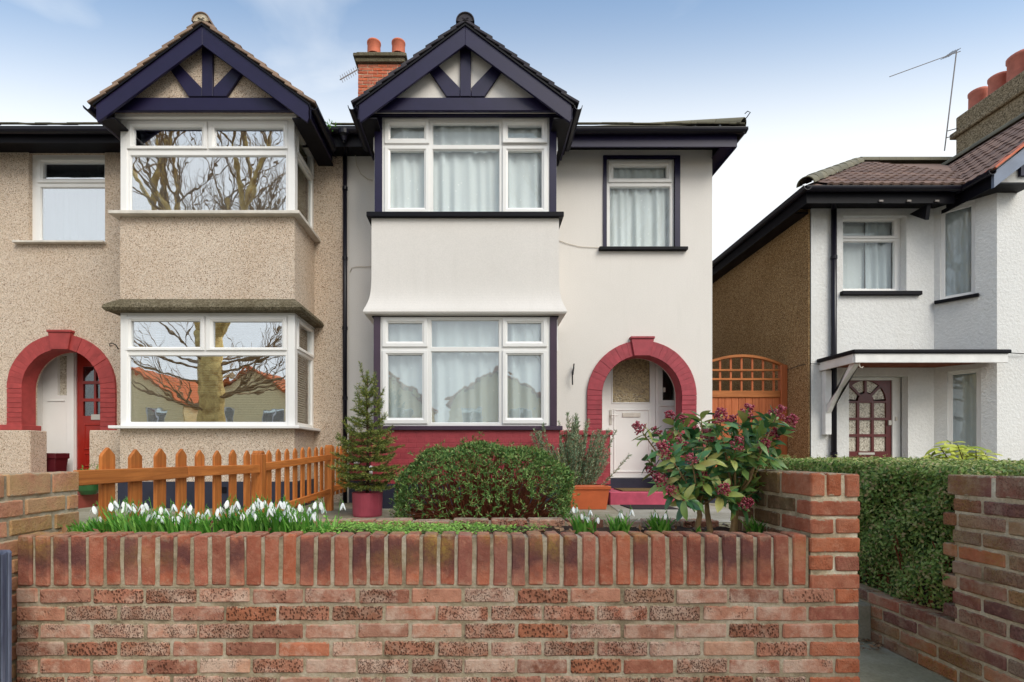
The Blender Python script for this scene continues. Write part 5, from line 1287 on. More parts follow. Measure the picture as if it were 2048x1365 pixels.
# ------------------------------------------------------------------ aerials
ae = thing('tv_aerial', 'thin grey mast aerial with a long boom beside the roughcast chimney', 'aerial', (X(1890, 10.9), 10.9, H + 6.5))
D = 10.9
pp = lambda x, y, d=D: (X(x, d), d, Z(y, d))
MB().tube([pp(1889, 302), pp(1913, 104)], 0.012, 6).build('mast', M['metal'], ae)
MB().tube([pp(1921, 103), pp(1900, 110), pp(1779, 154)], 0.008, 6).build('boom', M['metal'], ae)
for i in range(4): MB().tube([(X(1896 + i * 5, D), D - 0.12, Z(111 - i * 1.8, D)), (X(1900 + i * 5, D), D + 0.22, Z(104 - i * 1.8, D))], 0.006, 5).build('element', M['metal'], ae)
for yy in (263, 276): MB().tube([pp(1893, yy), (10.42, 10.9, Z(yy - 6, D))], 0.010, 5).build('bracket', M['metal'], ae)
ae2 = thing('tv_aerial', 'small toothed aerial fixed to the orange brick chimney', 'aerial', (X(716, DC), DC, Z(140, DC)))
MB().tube([(X(718, 11.28), 11.28, Z(138, 11.28)), (X(680, 11.0), 11.0, Z(160, 11.0))], 0.012, 6).build('boom', M['metal'], ae2)
for i in range(8):
    t = 0.12 + i * 0.115; x_ = 718 + (680 - 718) * t; y_ = 138 + 22 * t; d_ = 11.28 - 0.28 * t
    MB().tube([(X(x_ - 3, d_), d_, Z(y_ - 7, d_)), (X(x_ + 3, d_), d_, Z(y_ + 7, d_))], 0.006, 5).build('element', M['metal'], ae2)

# ------------------------------------------------------------------ side gate
gt = thing('side_gate', 'orange stained timber gate with arched trellis top between the two houses', 'gate', (4.45, 8.5, GZ))
GD = 8.5; gf = front(GD); gx0, gx1_ = XR + 0.03, QX - 0.03
zt0 = Z(784, GD)
for s_, (a, b) in enumerate(((gx0, gx0 + 0.11), (gx1_ - 0.11, gx1_))):
    MB().fbox(gf, a, b, GZ, Z(731, GD), -0.05, 0.05).build('post', M['gate'], gt, bevel=0.006)
a0, a1 = gx0 + 0.111, gx1_ - 0.111
nb = 11; bw = (a1 - a0) / nb
for i in range(nb):
    MB().fbox(gf, a0 + i * bw + 0.002, a0 + (i + 1) * bw - 0.002, GZ + 0.05, zt0 - 0.1, -0.012, 0.008 + rnd.uniform(0, 0.002)).build('board', M['gate'], gt, bevel=0.004)
MB().fbox(gf, a0, a1, zt0 - 0.099, zt0 + 0.015, -0.02, 0.03).build('rail', M['gate_x'], gt, bevel=0.006)
mid = (gx0 + gx1_) / 2; hw = (gx1_ - gx0) / 2 - 0.02
za, zc_ = Z(731, GD), Z(710, GD)
arcz = lambda a: zc_ - (zc_ - za) * ((a - mid) / hw) ** 2
for yy in (741, 759): MB().fbox(gf, a0, a1, Z(yy + 2, GD), Z(yy - 2, GD), 0.0, 0.02).build('trellis_bar', M['gate_x'], gt, bevel=0.003)
for i in range(7):
    a = a0 + (i + 0.5) * (a1 - a0) / 7
    MB().fbox(gf, a - 0.017, a + 0.017, zt0 + 0.016, arcz(a) - 0.03, -0.02, -0.001).build('trellis_bar', M['gate'], gt, bevel=0.003)
n_ = 20; pts = [(gx0 + 0.0 + (gx1_ - gx0) * k / n_, arcz(gx0 + (gx1_ - gx0) * k / n_)) for k in range(n_ + 1)]
MB().prism(gf, pts + [(a, b - 0.045) for a, b in reversed(pts)], 0.03, -0.03).build('arched_rail', M['gate_x'], gt, bevel=0.004)

# ------------------------------------------------------------------ picket fence
pf = thing('picket_fence', 'orange stained picket fence with pointed pales behind the snowdrops', 'fence', (-2.05, 4.5, GZ))
FX = -2.05
def picket(yc, zt, zb, w=0.102):
    fr = right(FX)
    pts = [(yc - w / 2, zb), (yc + w / 2, zb), (yc + w / 2, zt - 0.05), (yc + w / 2 - 0.01, zt - 0.035), (yc, zt), (yc - w / 2 + 0.01, zt - 0.035), (yc - w / 2, zt - 0.05)]
    sh = rnd.uniform(-0.012, 0.012)
    MB().prism(fr, [(a + rnd.uniform(-0.002, 0.002) + sh * (b - zb), b) for a, b in pts], -0.01, 0.010).build('picket', M['fence'], pf, bevel=0.003)
for x_ in (213, 270, 319, 362, 400, 434, 465, 494):
    d_ = FX * F / (x_ - VX); picket(d_, H + 0.032 + rnd.uniform(-0.006, 0.006), H - 0.62)
for i, x_ in enumerate((537, 556, 574, 590, 605, 618, 632, 643)):
    d_ = FX * F / (x_ - VX); picket(d_, H + 0.04 + 0.008 * i + rnd.uniform(-0.005, 0.005), H - 0.62 + 0.006 * i, 0.10)
for i in range(4): picket(6.98 + i * 0.2, H + 0.11 + 0.004 * i, H - 0.58, 0.09)
def post(yc, zt, w=0.10):
    MB().box(FX - 0.05, FX + 0.05, yc - w / 2, yc + w / 2, GZ - 0.05, zt - 0.03).prism(right(FX), [(yc - w / 2, zt - 0.0295), (yc + w / 2, zt - 0.0295), (yc + w / 2 - 0.03, zt), (yc - w / 2 + 0.03, zt)], -0.045, 0.045).build('post', M['fence'], pf, bevel=0.006, merge=False)
post(FX * F / (517 - VX), H + 0.028); post(FX * F / (658 - VX), H + 0.12)
yp1, yp2 = FX * F / (517 - VX), FX * F / (658 - VX)
def rail(y0, y1, za_, zb_, h, x0=FX + 0.011, x1=FX + 0.04):
    MB().prism(Fr((0, 0, 0), (0, 1, 0), (0, 0, 1), (1, 0, 0)), [(y0, za_), (y1, zb_), (y1, zb_ - h), (y0, za_ - h)], x0, x1).build('rail', M['fence_y'], pf, bevel=0.004)
rail(2.5, 3.45, H - 0.083, H - 0.088, 0.078); rail(3.452, yp1 - 0.051, H - 0.086, H - 0.10, 0.075)
rail(2.6, yp1 - 0.051, H - 0.48, H - 0.48, 0.075)
rail(yp1 + 0.051, yp2 - 0.051, H - 0.085, H - 0.01, 0.075); rail(yp1 + 0.051, yp2 - 0.051, H - 0.52, H - 0.47, 0.075)
rail(yp2 + 0.051, 7.7, H + 0.0, H + 0.02, 0.075); rail(yp2 + 0.051, 7.7, H - 0.45, H - 0.43, 0.075)

# ------------------------------------------------------------------ leaf clouds
def leaf_cloud(name, pos, dirs, nrm, length, width, m, parent=None, fold=0.25, kind=None):
    """one mesh of folded leaf blades; arrays of positions, growth directions and face normals"""
    pos, dirs, nrm = [np.asarray(a, float) for a in (pos, dirs, nrm)]
    dirs /= np.linalg.norm(dirs, axis=1)[:, None] + 1e-9
    side = np.cross(dirs, nrm); side /= np.linalg.norm(side, axis=1)[:, None] + 1e-9
    up = np.cross(side, dirs)
    n = len(pos); length = np.broadcast_to(length, n)[:, None]; width = np.broadcast_to(width, n)[:, None]
    mid = pos + dirs * length * 0.5
    v = np.empty((n, 4, 3))
    v[:, 0] = pos; v[:, 1] = mid + side * width * 0.5 + up * width * fold; v[:, 2] = pos + dirs * length; v[:, 3] = mid - side * width * 0.5 + up * width * fold
    me = bpy.data.meshes.new(name)
    me.vertices.add(n * 4); me.vertices.foreach_set('co', v.reshape(-1))
    base = (np.arange(n) * 4)[:, None]
    idx = np.concatenate([base + np.array([[0, 1, 2]]), base + np.array([[0, 2, 3]])], axis=1).reshape(-1)
    me.loops.add(n * 6); me.loops.foreach_set('vertex_index', idx.astype(np.int32))
    me.polygons.add(n * 2); me.polygons.foreach_set('loop_start', (np.arange(n * 2) * 3).astype(np.int32)); me.polygons.foreach_set('loop_total', np.full(n * 2, 3, np.int32))
    me.update(calc_edges=True); me.materials.append(M[m])
    o = put(bpy.data.objects.new(name, me), parent)
    if kind: o['kind'] = kind
    return o
def unit(n):
    v = rng.normal(size=(n, 3)); return v / np.linalg.norm(v, axis=1)[:, None]

# hedge along the path
hg = thing('hedge', 'clipped privet hedge above the low wall beside the path', 'hedge', (3.2, 3.4, H - 0.8))
hx0, hx1, hy0, hy1, hzb = 2.33, 4.6, 2.46, 4.35, H - 0.86
def hz_top(x, y): return H - 0.075 + 0.035 * (y - 2.5) / 1.8 - 0.02 * np.clip((x - 3), 0, 2)
def bumpy(a, b, s=3.0): return 0.035 * np.sin(a * 5.1 * s / 3 + 1.3) * np.sin(b * 4.3 * s / 3 + 0.7) + 0.02 * np.sin(a * 13 + b * 9)
N_ = 26000
y = rng.uniform(hy0, hy1, N_); t = rng.uniform(0, 1, N_) ** 0.8
# the hedge bulges at the top and thins at the bottom
ztp = hz_top(hx0, y); z = hzb + (ztp - hzb) * (1 - (1 - t) ** 1.0)
xs = hx0 + 0.07 * (1 - t) ** 2 + 1.3 * bumpy(y, z * 2) + rng.exponential(0.035, N_) - 0.02 - np.where(rng.uniform(0, 1, N_) < 0.03, rng.uniform(0.01, 0.05, N_), 0)
keep = rng.uniform(0, 1, N_) < np.clip(0.18 + t * 2.2 + 0.8 * (y - 2.5), 0, 1)
pl = np.stack([xs, y, z], 1)[keep]; nl = np.tile([-1.0, -0.1, 0.25], (len(pl), 1)) + 0.55 * unit(len(pl))
N2 = 38000
x = rng.uniform(hx0, hx1, N2); y2 = rng.uniform(hy0, hy1, N2)
zt_ = hz_top(x, y2) + bumpy(x, y2) * 0.4 + np.where(rng.uniform(0, 1, N2) < 0.02, rng.uniform(0.01, 0.035, N2), 0) - rng.exponential(0.015, N2) - 0.03 * (x < hx0 + 0.03)
ptp = np.stack([x, y2, zt_], 1); nt_ = np.tile([0.0, -0.1, 1.0], (N2, 1)) + 0.5 * unit(N2)
N3 = 9000
x3 = rng.uniform(hx0, hx1, N3); t3 = rng.uniform(0, 1, N3); z3 = hzb + (hz_top(x3, hy0) - hzb) * t3
pf3 = np.stack([x3, hy0 + bumpy(x3, z3 * 2) + rng.exponential(0.03, N3) - 0.02, z3], 1); nf3 = np.tile([0.0, -1.0, 0.2], (N3, 1)) + 0.5 * unit(N3)
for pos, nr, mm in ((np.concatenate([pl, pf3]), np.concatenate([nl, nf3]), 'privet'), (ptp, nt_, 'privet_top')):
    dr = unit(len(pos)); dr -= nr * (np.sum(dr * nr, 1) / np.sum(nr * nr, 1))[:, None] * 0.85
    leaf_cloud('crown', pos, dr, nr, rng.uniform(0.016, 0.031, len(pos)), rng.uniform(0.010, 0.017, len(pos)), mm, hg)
mb = MB().box(hx0 + 0.12, hx1 - 0.05, hy0 + 0.07, hy1 - 0.05, hzb + 0.22, H - 0.13); mb.build('dark_core', M['core_dark'], hg, bevel=0.03)  # solid dark core added so the hedge is not see-through
mb = MB()
for i in range(60):
    yy = rnd.uniform(hy0, hy1); xx = hx0 + rnd.uniform(0.05, 0.2)
    mb.tube([(xx, yy, H - 0.98), (xx + rnd.uniform(-.03, .03), yy + rnd.uniform(-.05, .05), H - 0.7), (xx + rnd.uniform(-.1, .05), yy + rnd.uniform(-.1, .1), H - 0.45)], [0.008, 0.006, 0.003], 5)
mb.build('stems', M['twig'], hg, merge=False)
o = MB().box(RX + 0.101, 16, 2.45, 5.515, -0.05, H - 0.87).build('hedge_soil', M['soil']); o['kind'] = 'structure'

# clipped rounded shrub
cs = thing('clipped_shrub', 'rounded clipped evergreen shrub with red-brown twigs in front of the bay', 'shrub', (0.03, 5.6, GZ))
cc, ca = np.array([0.045, 5.6, GZ]), np.array([0.99, 0.55, 0.86])
N_ = 5600
u = unit(N_); u[:, 2] = np.abs(u[:, 2])
e_ = 0.55
su_ = u.copy()
su_ /= (np.sum(np.abs(su_) ** 3.2, 1) ** (1 / 3.2))[:, None]
rad = 1 - rng.exponential(0.05, N_); rad += 0.06 * np.sin(su_[:, 0] * 9 + 2) * np.sin(su_[:, 2] * 7) + np.where(rng.uniform(0, 1, N_) < 0.05, rng.uniform(0.03, 0.12, N_), 0)
pc_ = cc + su_ * ca * rad[:, None]
hgt = su_[:, 2]
keep = rng.uniform(0, 1, N_) < np.clip(0.13 + 1.7 * np.clip(hgt - 0.12, 0, 1) ** 1.1 + 0.35 * (np.abs(su_[:, 0]) > 0.86), 0, 1)
pc_, su_ = pc_[keep], su_[keep]
k_ = 7
base = np.repeat(pc_, k_, 0); nn = np.repeat(su_ * np.array([1, 1.3, 1.1]) + np.array([0, 0, 0.35]), k_, 0)
dd = unit(len(base)); dd = dd + nn / np.linalg.norm(nn, axis=1)[:, None] * 0.75
leaf_cloud('foliage', base + unit(len(base)) * 0.008, dd, nn + 0.4 * unit(len(base)), rng.uniform(0.028, 0.058, len(base)), rng.uniform(0.008, 0.014, len(base)), 'clip', cs)
mb = MB()
for i in range(700):
    u_ = Vector(unit(1)[0]); u_.z = abs(u_.z)
    e = Vector((cc[0] + u_.x * ca[0] * 0.93, cc[1] + u_.y * ca[1] * 0.9 - 0.05, cc[2] + 0.02 + u_.z * ca[2] * 0.9))
    s0 = Vector((cc[0] + u_.x * 0.62 * ca[0], cc[1] + u_.y * 0.4 * ca[1], cc[2]))
    m_ = s0.lerp(e, 0.5) + Vector((rnd.uniform(-.04, .04), rnd.uniform(-.04, .04), rnd.uniform(0, .06)))
    mb.tube([s0, m_, e], [0.007, 0.005, 0.002], 4, cap=False)
mb.build('twigs', M['twig'], cs, merge=False)

# potted conifer
pc1 = thing('potted_fir', 'small potted fir tree in a raspberry pot by the downpipe', 'potted tree', (X(735, 6.2), 6.2, GZ))
px_, py_ = X(735, 6.2), 6.2
MB().lathe((px_, py_, GZ), [(0.0, 0.0), (0.172, 0.0), (0.178, 0.02), (0.186, 0.28), (0.19, 0.295), (0.175, 0.295), (0.17, 0.25), (0.0, 0.25)], 32).build('pot', M['pot_red'], pc1, smooth=False)
trz = GZ + 0.25
MB().tube([(px_, py_, trz), (px_ + 0.005, py_, trz + 0.5), (px_ - 0.005, py_, trz + 1.0), (px_ - 0.02, py_, H + 0.86)], [0.022, 0.017, 0.010, 0.004], 8).build('trunk', M['bark_dark'], pc1, smooth=True)
bp, bd_, bn = [], [], []; bmb = MB()
def needles(p0, p1, dens=400, ln=0.03):
    p0, p1 = np.array(p0), np.array(p1); d = p1 - p0; L_ = np.linalg.norm(d); d /= L_; n = max(4, int(L_ * dens))
    t = rng.uniform(0, 1, n)[:, None]; q = unit(n); q -= d * (q @ d)[:, None]; q[:, 2] = q[:, 2] * 0.6 + 0.15
    q /= np.linalg.norm(q, axis=1)[:, None] + 1e-6
    bp.append(p0 + d * L_ * t); bd_.append(q + d * 0.8); bn.append(unit(n))
for zz, rr, nb_ in [(0.14, 0.38, 11), (0.24, 0.45, 11), (0.34, 0.46, 10), (0.44, 0.44, 10), (0.54, 0.42, 10), (0.64, 0.40, 9), (0.74, 0.36, 9), (0.86, 0.30, 8), (0.98, 0.26, 7), (1.1, 0.20, 6), (1.22, 0.14, 5), (1.36, 0.09, 4)]:
    for b in range(nb_):
        a = 2 * math.pi * (b + rnd.random() * 0.7) / nb_; r_ = rr * rnd.uniform(0.7, 1.12); z0 = trz + zz + rnd.uniform(-.03, .03)
        d = Vector((math.cos(a), math.sin(a), 0)); p0 = Vector((px_, py_, z0)); p1 = p0 + d * r_ * 0.55 + Vector((0, 0, -0.03 + 0.08 * zz)); p2 = p0 + d * r_ + Vector((0, 0, 0.0 + 0.16 * zz + rnd.uniform(-.07, .07)))
        bmb.tube([p0, p1, p2], [0.006, 0.004, 0.002], 4, cap=False)
        needles(p0.lerp(p1, 0.3), p1); needles(p1, p2)
        sd = Vector((-d.y, d.x, 0))
        for t_ in (0.35, 0.55, 0.75):
            for s in (-1, 1):
                q0 = p0.lerp(p1, min(1, t_ * 2)) if t_ < 0.5 else p1.lerp(p2, t_ * 2 - 1)
                l_ = r_ * 0.42 * (1.1 - t_); q1 = q0 + (d * 0.6 + sd * s).normalized() * l_ + Vector((0, 0, rnd.uniform(-.02, .02)))
                bmb.tube([q0, q1], [0.003, 0.0015], 4, cap=False); needles(q0, q1)
needles((px_ - 0.005, py_, trz + 0.9), (px_ - 0.02, py_, H + 0.88), 620, 0.03)
for a in (0.5, 2.4, 4.4):
    needles((px_ - 0.015, py_, H + 0.70), (px_ - 0.015 + 0.13 * math.cos(a), py_ + 0.1 * math.sin(a), H + 0.80))
bmb.build('branches', M['bark_dark'], pc1, merge=False)
bp, bd_, bn = np.concatenate(bp), np.concatenate(bd_), np.concatenate(bn)
leaf_cloud('needles', bp, bd_, bn, rng.uniform(0.026, 0.05, len(bp)), 0.0065, 'needle', pc1, 0.0)

# grey-green bush behind the clipped shrub
rb_ = thing('rosemary_bush', 'wispy grey-green bush with narrow leaves between the bay and the arch', 'bush', (X(1140, 7.3), 7.3, GZ))
rx_, ry_ = X(1140, 7.3), 7.3
bp, bd_, bn = [], [], []; bmb = MB()
for i in range(120):
    a = rnd.uniform(0, 2 * math.pi); lean = rnd.uniform(0.05, 0.75); hh = rnd.uniform(0.95, 1.42) * (1 - 0.3 * lean)
    if rnd.random() < 0.25: hh *= 0.7; lean *= 1.3
    b0 = Vector((rx_ + rnd.uniform(-.08, .08), ry_ + rnd.uniform(-.08, .08), GZ))
    cl = min(0.0, math.cos(a) * lean * 0.9 + 0.12); p2 = b0 + Vector((math.cos(a) * lean * 0.9, -abs(math.sin(a)) * lean * 0.3 + cl * 0.9, hh)); p1 = b0.lerp(p2, 0.5) + Vector((math.cos(a) * 0.05, -0.04 + cl * 0.25, -0.03))
    bmb.tube([b0, p1, p2], [0.005, 0.004, 0.0015], 4, cap=False)
    for q0, q1 in ((p1, p1.lerp(p2, 0.5)), (p1.lerp(p2, 0.5), p2), (b0.lerp(p1, 0.6), p1)):
        p0_, d = np.array(q0), np.array(q1 - q0); L_ = np.linalg.norm(d); d = d / L_; n = int(L_ * 330)
        q = unit(n); bp.append(p0_ + d * L_ * rng.uniform(0, 1, n)[:, None]); bd_.append(q * 0.8 + d * 0.9); bn.append(unit(n))
bmb.build('stems', M['twig'], rb_, merge=False)
bp, bd_, bn = np.concatenate(bp), np.concatenate(bd_), np.concatenate(bn)
leaf_cloud('foliage', bp, bd_, bn, rng.uniform(0.032, 0.06, len(bp)), 0.009, 'rosemary', rb_, 0.1)

# ------------------------------------------------------------------ flowering evergreen (skimmia)
sk_ = thing('flowering_shrub', 'glossy-leaved shrub with crimson bud clusters growing in the bed beside the pier', 'shrub', (1.15, 2.55, H - 0.45))
def big_leaf(L_, W_, curl, m):
    mb = MB(); n = 6; vs = []
    for i in range(n + 1):
        t = i / n; w = W_ / 2 * (math.sin(math.pi * min(1, t * 0.93 + 0.03)) ** 0.75) if 0 < i < n else 0.0008
        zc = curl * (t * t) * L_
        vs += [(-w, t * L_, zc + w * 0.35), (0, t * L_, zc), (w, t * L_, zc + w * 0.35)]
    fs = []
    for i in range(n):
        a = i * 3; fs += [(a, a + 1, a + 4, a + 3), (a + 1, a + 2, a + 5, a + 4)]
    return mb.add(vs, fs).mesh('leaf', M[m], smooth=True)
leafm = [big_leaf(0.105, 0.040, -0.25, 'skimmia'), big_leaf(0.12, 0.042, -0.12, 'skimmia'), big_leaf(0.092, 0.036, -0.4, 'skimmia'), big_leaf(0.08, 0.032, 0.1, 'skimmia')]
def cluster(seed):
    r = random.Random(seed); mb = MB(); bm = bmesh.new()
    for i in range(95):
        t = r.random(); rad = 0.034 * (1 - 0.55 * t) * math.sqrt(r.random()); a = r.uniform(0, 6.28)
        p = Vector((math.cos(a) * rad, math.sin(a) * rad, 0.05 * t))
        m = Matrix.Translation(p); bmesh.ops.create_icosphere(bm, subdivisions=1, radius=r.uniform(0.0030, 0.0050), matrix=m)
    me = bpy.data.meshes.new('bud_cluster'); bm.to_mesh(me); bm.free(); me.materials.append(M['bud'])
    for p in me.polygons: p.use_smooth = True
    return me
clus = [cluster(i) for i in range(3)]
tips = []
def tipat(px, py, D): return Vector((X(px, D), D, Z(py, D)))
rs = random.Random(5)
marks = [(1285, 865), (1318, 872), (1345, 845), (1370, 850), (1295, 920), (1312, 945), (1335, 905), (1365, 895), (1392, 868), (1402, 830), (1425, 865), (1440, 845), (1462, 852), (1490, 838), (1510, 862), (1535, 840), (1552, 835), (1570, 855), (1540, 880), (1556, 905), (1520, 900), (1496, 885), (1470, 900), (1440, 905), (1410, 915), (1385, 925), (1355, 950), (1330, 965), (1405, 955), (1435, 950), (1470, 945), (1500, 930), (1530, 965), (1520, 985), (1490, 990), (1480, 1010), (1380, 985), (1350, 985), (1445, 985), (1365, 1000), (1415, 885), (1375, 960)]
for i, (a, b) in enumerate(marks):
    D = 2.55 + rs.uniform(-0.22, 0.26)
    if a > 1470 and b > 900: D = 2.50 + rs.uniform(-0.12, 0.05)
    tips.append((tipat(a, b, D), i))
trunk_tops = [Vector((1.10, 2.52, H - 0.26)), Vector((1.16, 2.56, H - 0.24)), Vector((1.30, 2.55, H - 0.24))]
tmb = MB()
for base_, top in (((X(1402, 2.5), 2.5, H - 0.43), trunk_tops[0]), ((X(1424, 2.52), 2.52, H - 0.43), trunk_tops[1]), ((X(1462, 2.5), 2.5, H - 0.43), trunk_tops[2]), ((X(1470, 2.56), 2.56, H - 0.43), trunk_tops[2] + Vector((0.02, 0.02, 0)))):
    b = Vector(base_); tmb.tube([b, b.lerp(top, 0.4) + Vector((rs.uniform(-.012, .012), 0, 0)), b.lerp(top, 0.7) + Vector((rs.uniform(-.012, .012), 0, 0)), top], [0.017, 0.014, 0.013, 0.010], 7)
for p, i in tips:
    j = min(range(3), key=lambda q: (trunk_tops[q] - p).length + rs.uniform(0, .05))
    s = trunk_tops[j]; m_ = s.lerp(p, 0.5) + Vector((0, 0, -0.02)) + Vector((rs.uniform(-.02, .02), rs.uniform(-.02, .02), 0))
    tmb.tube([s, m_, p], [0.007, 0.005, 0.003], 5)
tmb.build('trunk', M['bark'], sk_, smooth=True, merge=False)
cen = Vector((1.18, 2.55, H - 0.18))
def orient(d, nrm):
    d = d.normalized(); s = d.cross(nrm); s = s.normalized() if s.length > 1e-4 else d.orthogonal().normalized(); n2 = s.cross(d)
    m = Matrix.Identity(4)
    for k_, v in enumerate((s, d, n2)):
        for r_ in range(3): m[r_][k_] = v[r_]
    return m
nl = 0
for p, i in tips:
    ax_ = (p - cen); ax_.z += 0.12; ax_.normalize()
    o1 = ax_.orthogonal().normalized(); o2 = ax_.cross(o1)
    cntl = 7
    ph = rs.uniform(0, 6)
    for k in range(cntl):
        a = ph + 2.4 * k; out = o1 * math.cos(a) + o2 * math.sin(a)
        d = out + ax_ * rs.uniform(0.05, 0.75); nrm = ax_ - out * 0.3
        m = orient(d, nrm); m.translation = p - ax_ * (0.005 + 0.008 * k)
        sc = rs.uniform(0.72, 1.08)
        inst('leaf', leafm[rs.randrange(4)], sk_, m @ Matrix.Scale(sc, 4)); nl += 1
    if i % 5 != 4:
        m = orient(o1, ax_); m.translation = p + ax_ * 0.006
        inst('bud_cluster', clus[i % 3], sk_, m @ Matrix.Scale(rs.uniform(0.95, 1.35), 4))

ip, idr, inn = [], [], []
for p, i in tips:
    s_ = Vector((1.18, 2.55, H - 0.22))
    for k in range(16):
        q = s_.lerp(p, rs.uniform(0.5, 0.95)); d = Vector(unit(1)[0]); d.y -= 0.3; d.z += 0.25
        ip.append(tuple(q)); idr.append(tuple(d)); inn.append((rs.uniform(-.4, .4), -0.7, 0.7))
o = leaf_cloud('inner_leaves', ip, idr, inn, rng.uniform(0.07, 0.105, len(ip)), rng.uniform(0.026, 0.036, len(ip)), 'skimmia_in', sk_, 0.15, 'stuff')
# yellow-green plant behind the hedge
au = thing('spotted_laurel', 'bright yellow-green leafy plant behind the hedge by the tall angled window', 'plant', (X(1925, 6.2), 6.2, GZ))
alm = [big_leaf(0.19, 0.075, -0.25, 'aucuba'), big_leaf(0.16, 0.065, -0.4, 'aucuba')]
amb = MB(); ax0 = X(1925, 6.2)
for (a, b) in [(1880, 895), (1900, 884), (1915, 890), (1935, 892), (1952, 900), (1972, 906), (1890, 908), (1925, 904), (1960, 914), (1862, 910)]:
    D = 6.2 + rs.uniform(-0.2, 0.2); p = tipat(a, b, D)
    amb.tube([(ax0, 6.2, GZ), (p.x * 0.6 + ax0 * 0.4, D, p.z - 0.25), p], [0.012, 0.008, 0.004], 5)
    for k in range(8):
        an = 2.4 * k + rs.uniform(0, 1); d = Vector((math.cos(an), math.sin(an), rs.uniform(-0.35, 0.4)))
        m = orient(d, Vector((0, -0.5, 1))); m.translation = p - Vector((0, 0, 0.012 * k))
        inst('leaf', alm[k % 2], au, m @ Matrix.Scale(rs.uniform(0.7, 1.0), 4))
amb.build('stem', M['bark_dark'], au, merge=False)

# ------------------------------------------------------------------ snowdrops
def snowdrop_mesh(seed, hh):
    r = random.Random(seed); mb = MB()
    lean = r.uniform(0.01, 0.03); q = (lean, 0)
    pts = [(0, 0, 0), (lean * 0.4, 0, hh * 0.5), (lean, 0, hh * 0.93), (lean + 0.006, 0, hh), (lean + 0.014, 0, hh * 0.985), (lean + 0.017, 0, hh * 0.95)]
    mb.tube(pts, [0.0016, 0.0014, 0.0013, 0.001, 0.0008, 0.0008], 5)
    mb.tube([(lean, 0, hh * 0.94), (lean + 0.004, 0.002, hh * 1.08)], [0.0022, 0.0004], 4)
    mb.tube([(lean + 0.017, 0, hh * 0.955), (lean + 0.017, 0, hh * 0.955 - 0.006)], [0.0024, 0.0026], 6)
    mb.cur = 1; top = Vector((lean + 0.017, 0, hh * 0.955 - 0.005))
    for k in range(3):
        a = 2 * math.pi * k / 3 + 0.4; d = Vector((math.cos(a), math.sin(a), 0)); s = Vector((-d.y, d.x, 0))
        rows = [(0.0, 0.001, 0.001), (0.009, 0.0055, 0.0066), (0.02, 0.0105, 0.0084), (0.029, 0.0132, 0.0054), (0.034, 0.014, 0.0008)]
        vs = []
        for dz, ou, w in rows:
            c = top + Vector((0, 0, -dz)) + d * ou
            vs += [c - s * w - d * w * 0.35, c + d * 0.0008, c + s * w - d * w * 0.35]
        mb.add(vs, [f for i in range(4) for f in ((i * 3, i * 3 + 1, i * 3 + 4, i * 3 + 3), (i * 3 + 1, i * 3 + 2, i * 3 + 5, i * 3 + 4))])
    return mb.mesh('flower', [M['stemgreen'], M['petal']], smooth=True)
fl_m = [snowdrop_mesh(i, h_) for i, h_ in enumerate((0.125, 0.14, 0.15, 0.11, 0.16))]
def blades(n, cx, cy, rx, ry, hmin, hmax, w=0.009):
    """strap leaves: curved three-segment blades in one mesh"""
    mb = MB()
    for i in range(n):
        a = rnd.uniform(0, 6.28); rr = math.sqrt(rnd.random()); x0, y0 = cx + math.cos(a) * rr * rx, cy + math.sin(a) * rr * ry
        z0 = soilz(x0, y0) - 0.01; hh = 1.2 * rnd.uniform(hmin, hmax); b = rnd.uniform(0, 6.28) * 0.5 + a * 0.5; lean = rnd.uniform(0.1, 0.75)
        d = Vector((math.cos(b), math.sin(b), 0)); s = Vector((-d.y, d.x, 0)); ww = w * 1.25 * rnd.uniform(0.7, 1.2); vs = []
        for t in (0, 0.35, 0.7, 1.0):
            c = Vector((x0, y0, z0)) + d * (lean * hh * t * t) + Vector((0, 0, hh * (t - 0.22 * lean * t * t)))
            k = ww / 2 * (0.7, 1.0, 0.85, 0.12)[int(t * 3 + 0.01)]
            vs += [c - s * k - d * k * 0.3, c + s * k - d * k * 0.3]
        mb.add(vs, [(0, 1, 3, 2), (2, 3, 5, 4), (4, 5, 7, 6)])
    return mb
def clump(label, pxc, D, rx, ry, nbl, nfl, hmin=0.07, hmax=0.135, fl=True):
    cx, cy = X(pxc, D), D
    t = thing('snowdrop_clump', label, 'snowdrops', (cx, cy, soilz(cx, cy)), 'snowdrop clumps in the bed')
    blades(nbl, cx, cy, rx, ry, hmin, hmax).build('leaves', M['snowleaf'], t, merge=False, smooth=True)
    for i in range(nfl):
        a = rnd.uniform(0, 6.28); rr = math.sqrt(rnd.random()); x0, y0 = cx + math.cos(a) * rr * rx * 1.05, cy + math.sin(a) * rr * ry
        m = Matrix.Translation((x0, y0, soilz(x0, y0) - 0.005)) @ Matrix.Rotation(rnd.uniform(0, 6.28), 4, 'Z') @ Matrix.Rotation(rnd.uniform(-0.2, 0.2), 4, 'X')
        inst('flower', fl_m[rnd.randrange(5)], t, m @ Matrix.Scale(rnd.uniform(1.05, 1.28) * (0.78 if nfl < 8 else 1.0), 4))
clump('low leafy snowdrop clump with a single flower at the end by the lichened boundary wall', 192, 2.42, 0.10, 0.10, 130, 1, 0.05, 0.085)
clump('full snowdrop clump before the first three fence pales from the boundary wall', 275, 2.45, 0.13, 0.10, 150, 17)
clump('broad-leaved snowdrop clump before the fourth fence pale', 365, 2.45, 0.12, 0.10, 130, 11)
clump('small snowdrop clump next to a bare gap of soil', 425, 2.45, 0.08, 0.08, 70, 6, 0.06, 0.11)
clump('tall dense snowdrop clump just past the bare gap of soil', 495, 2.5, 0.10, 0.11, 130, 18, 0.08, 0.14)
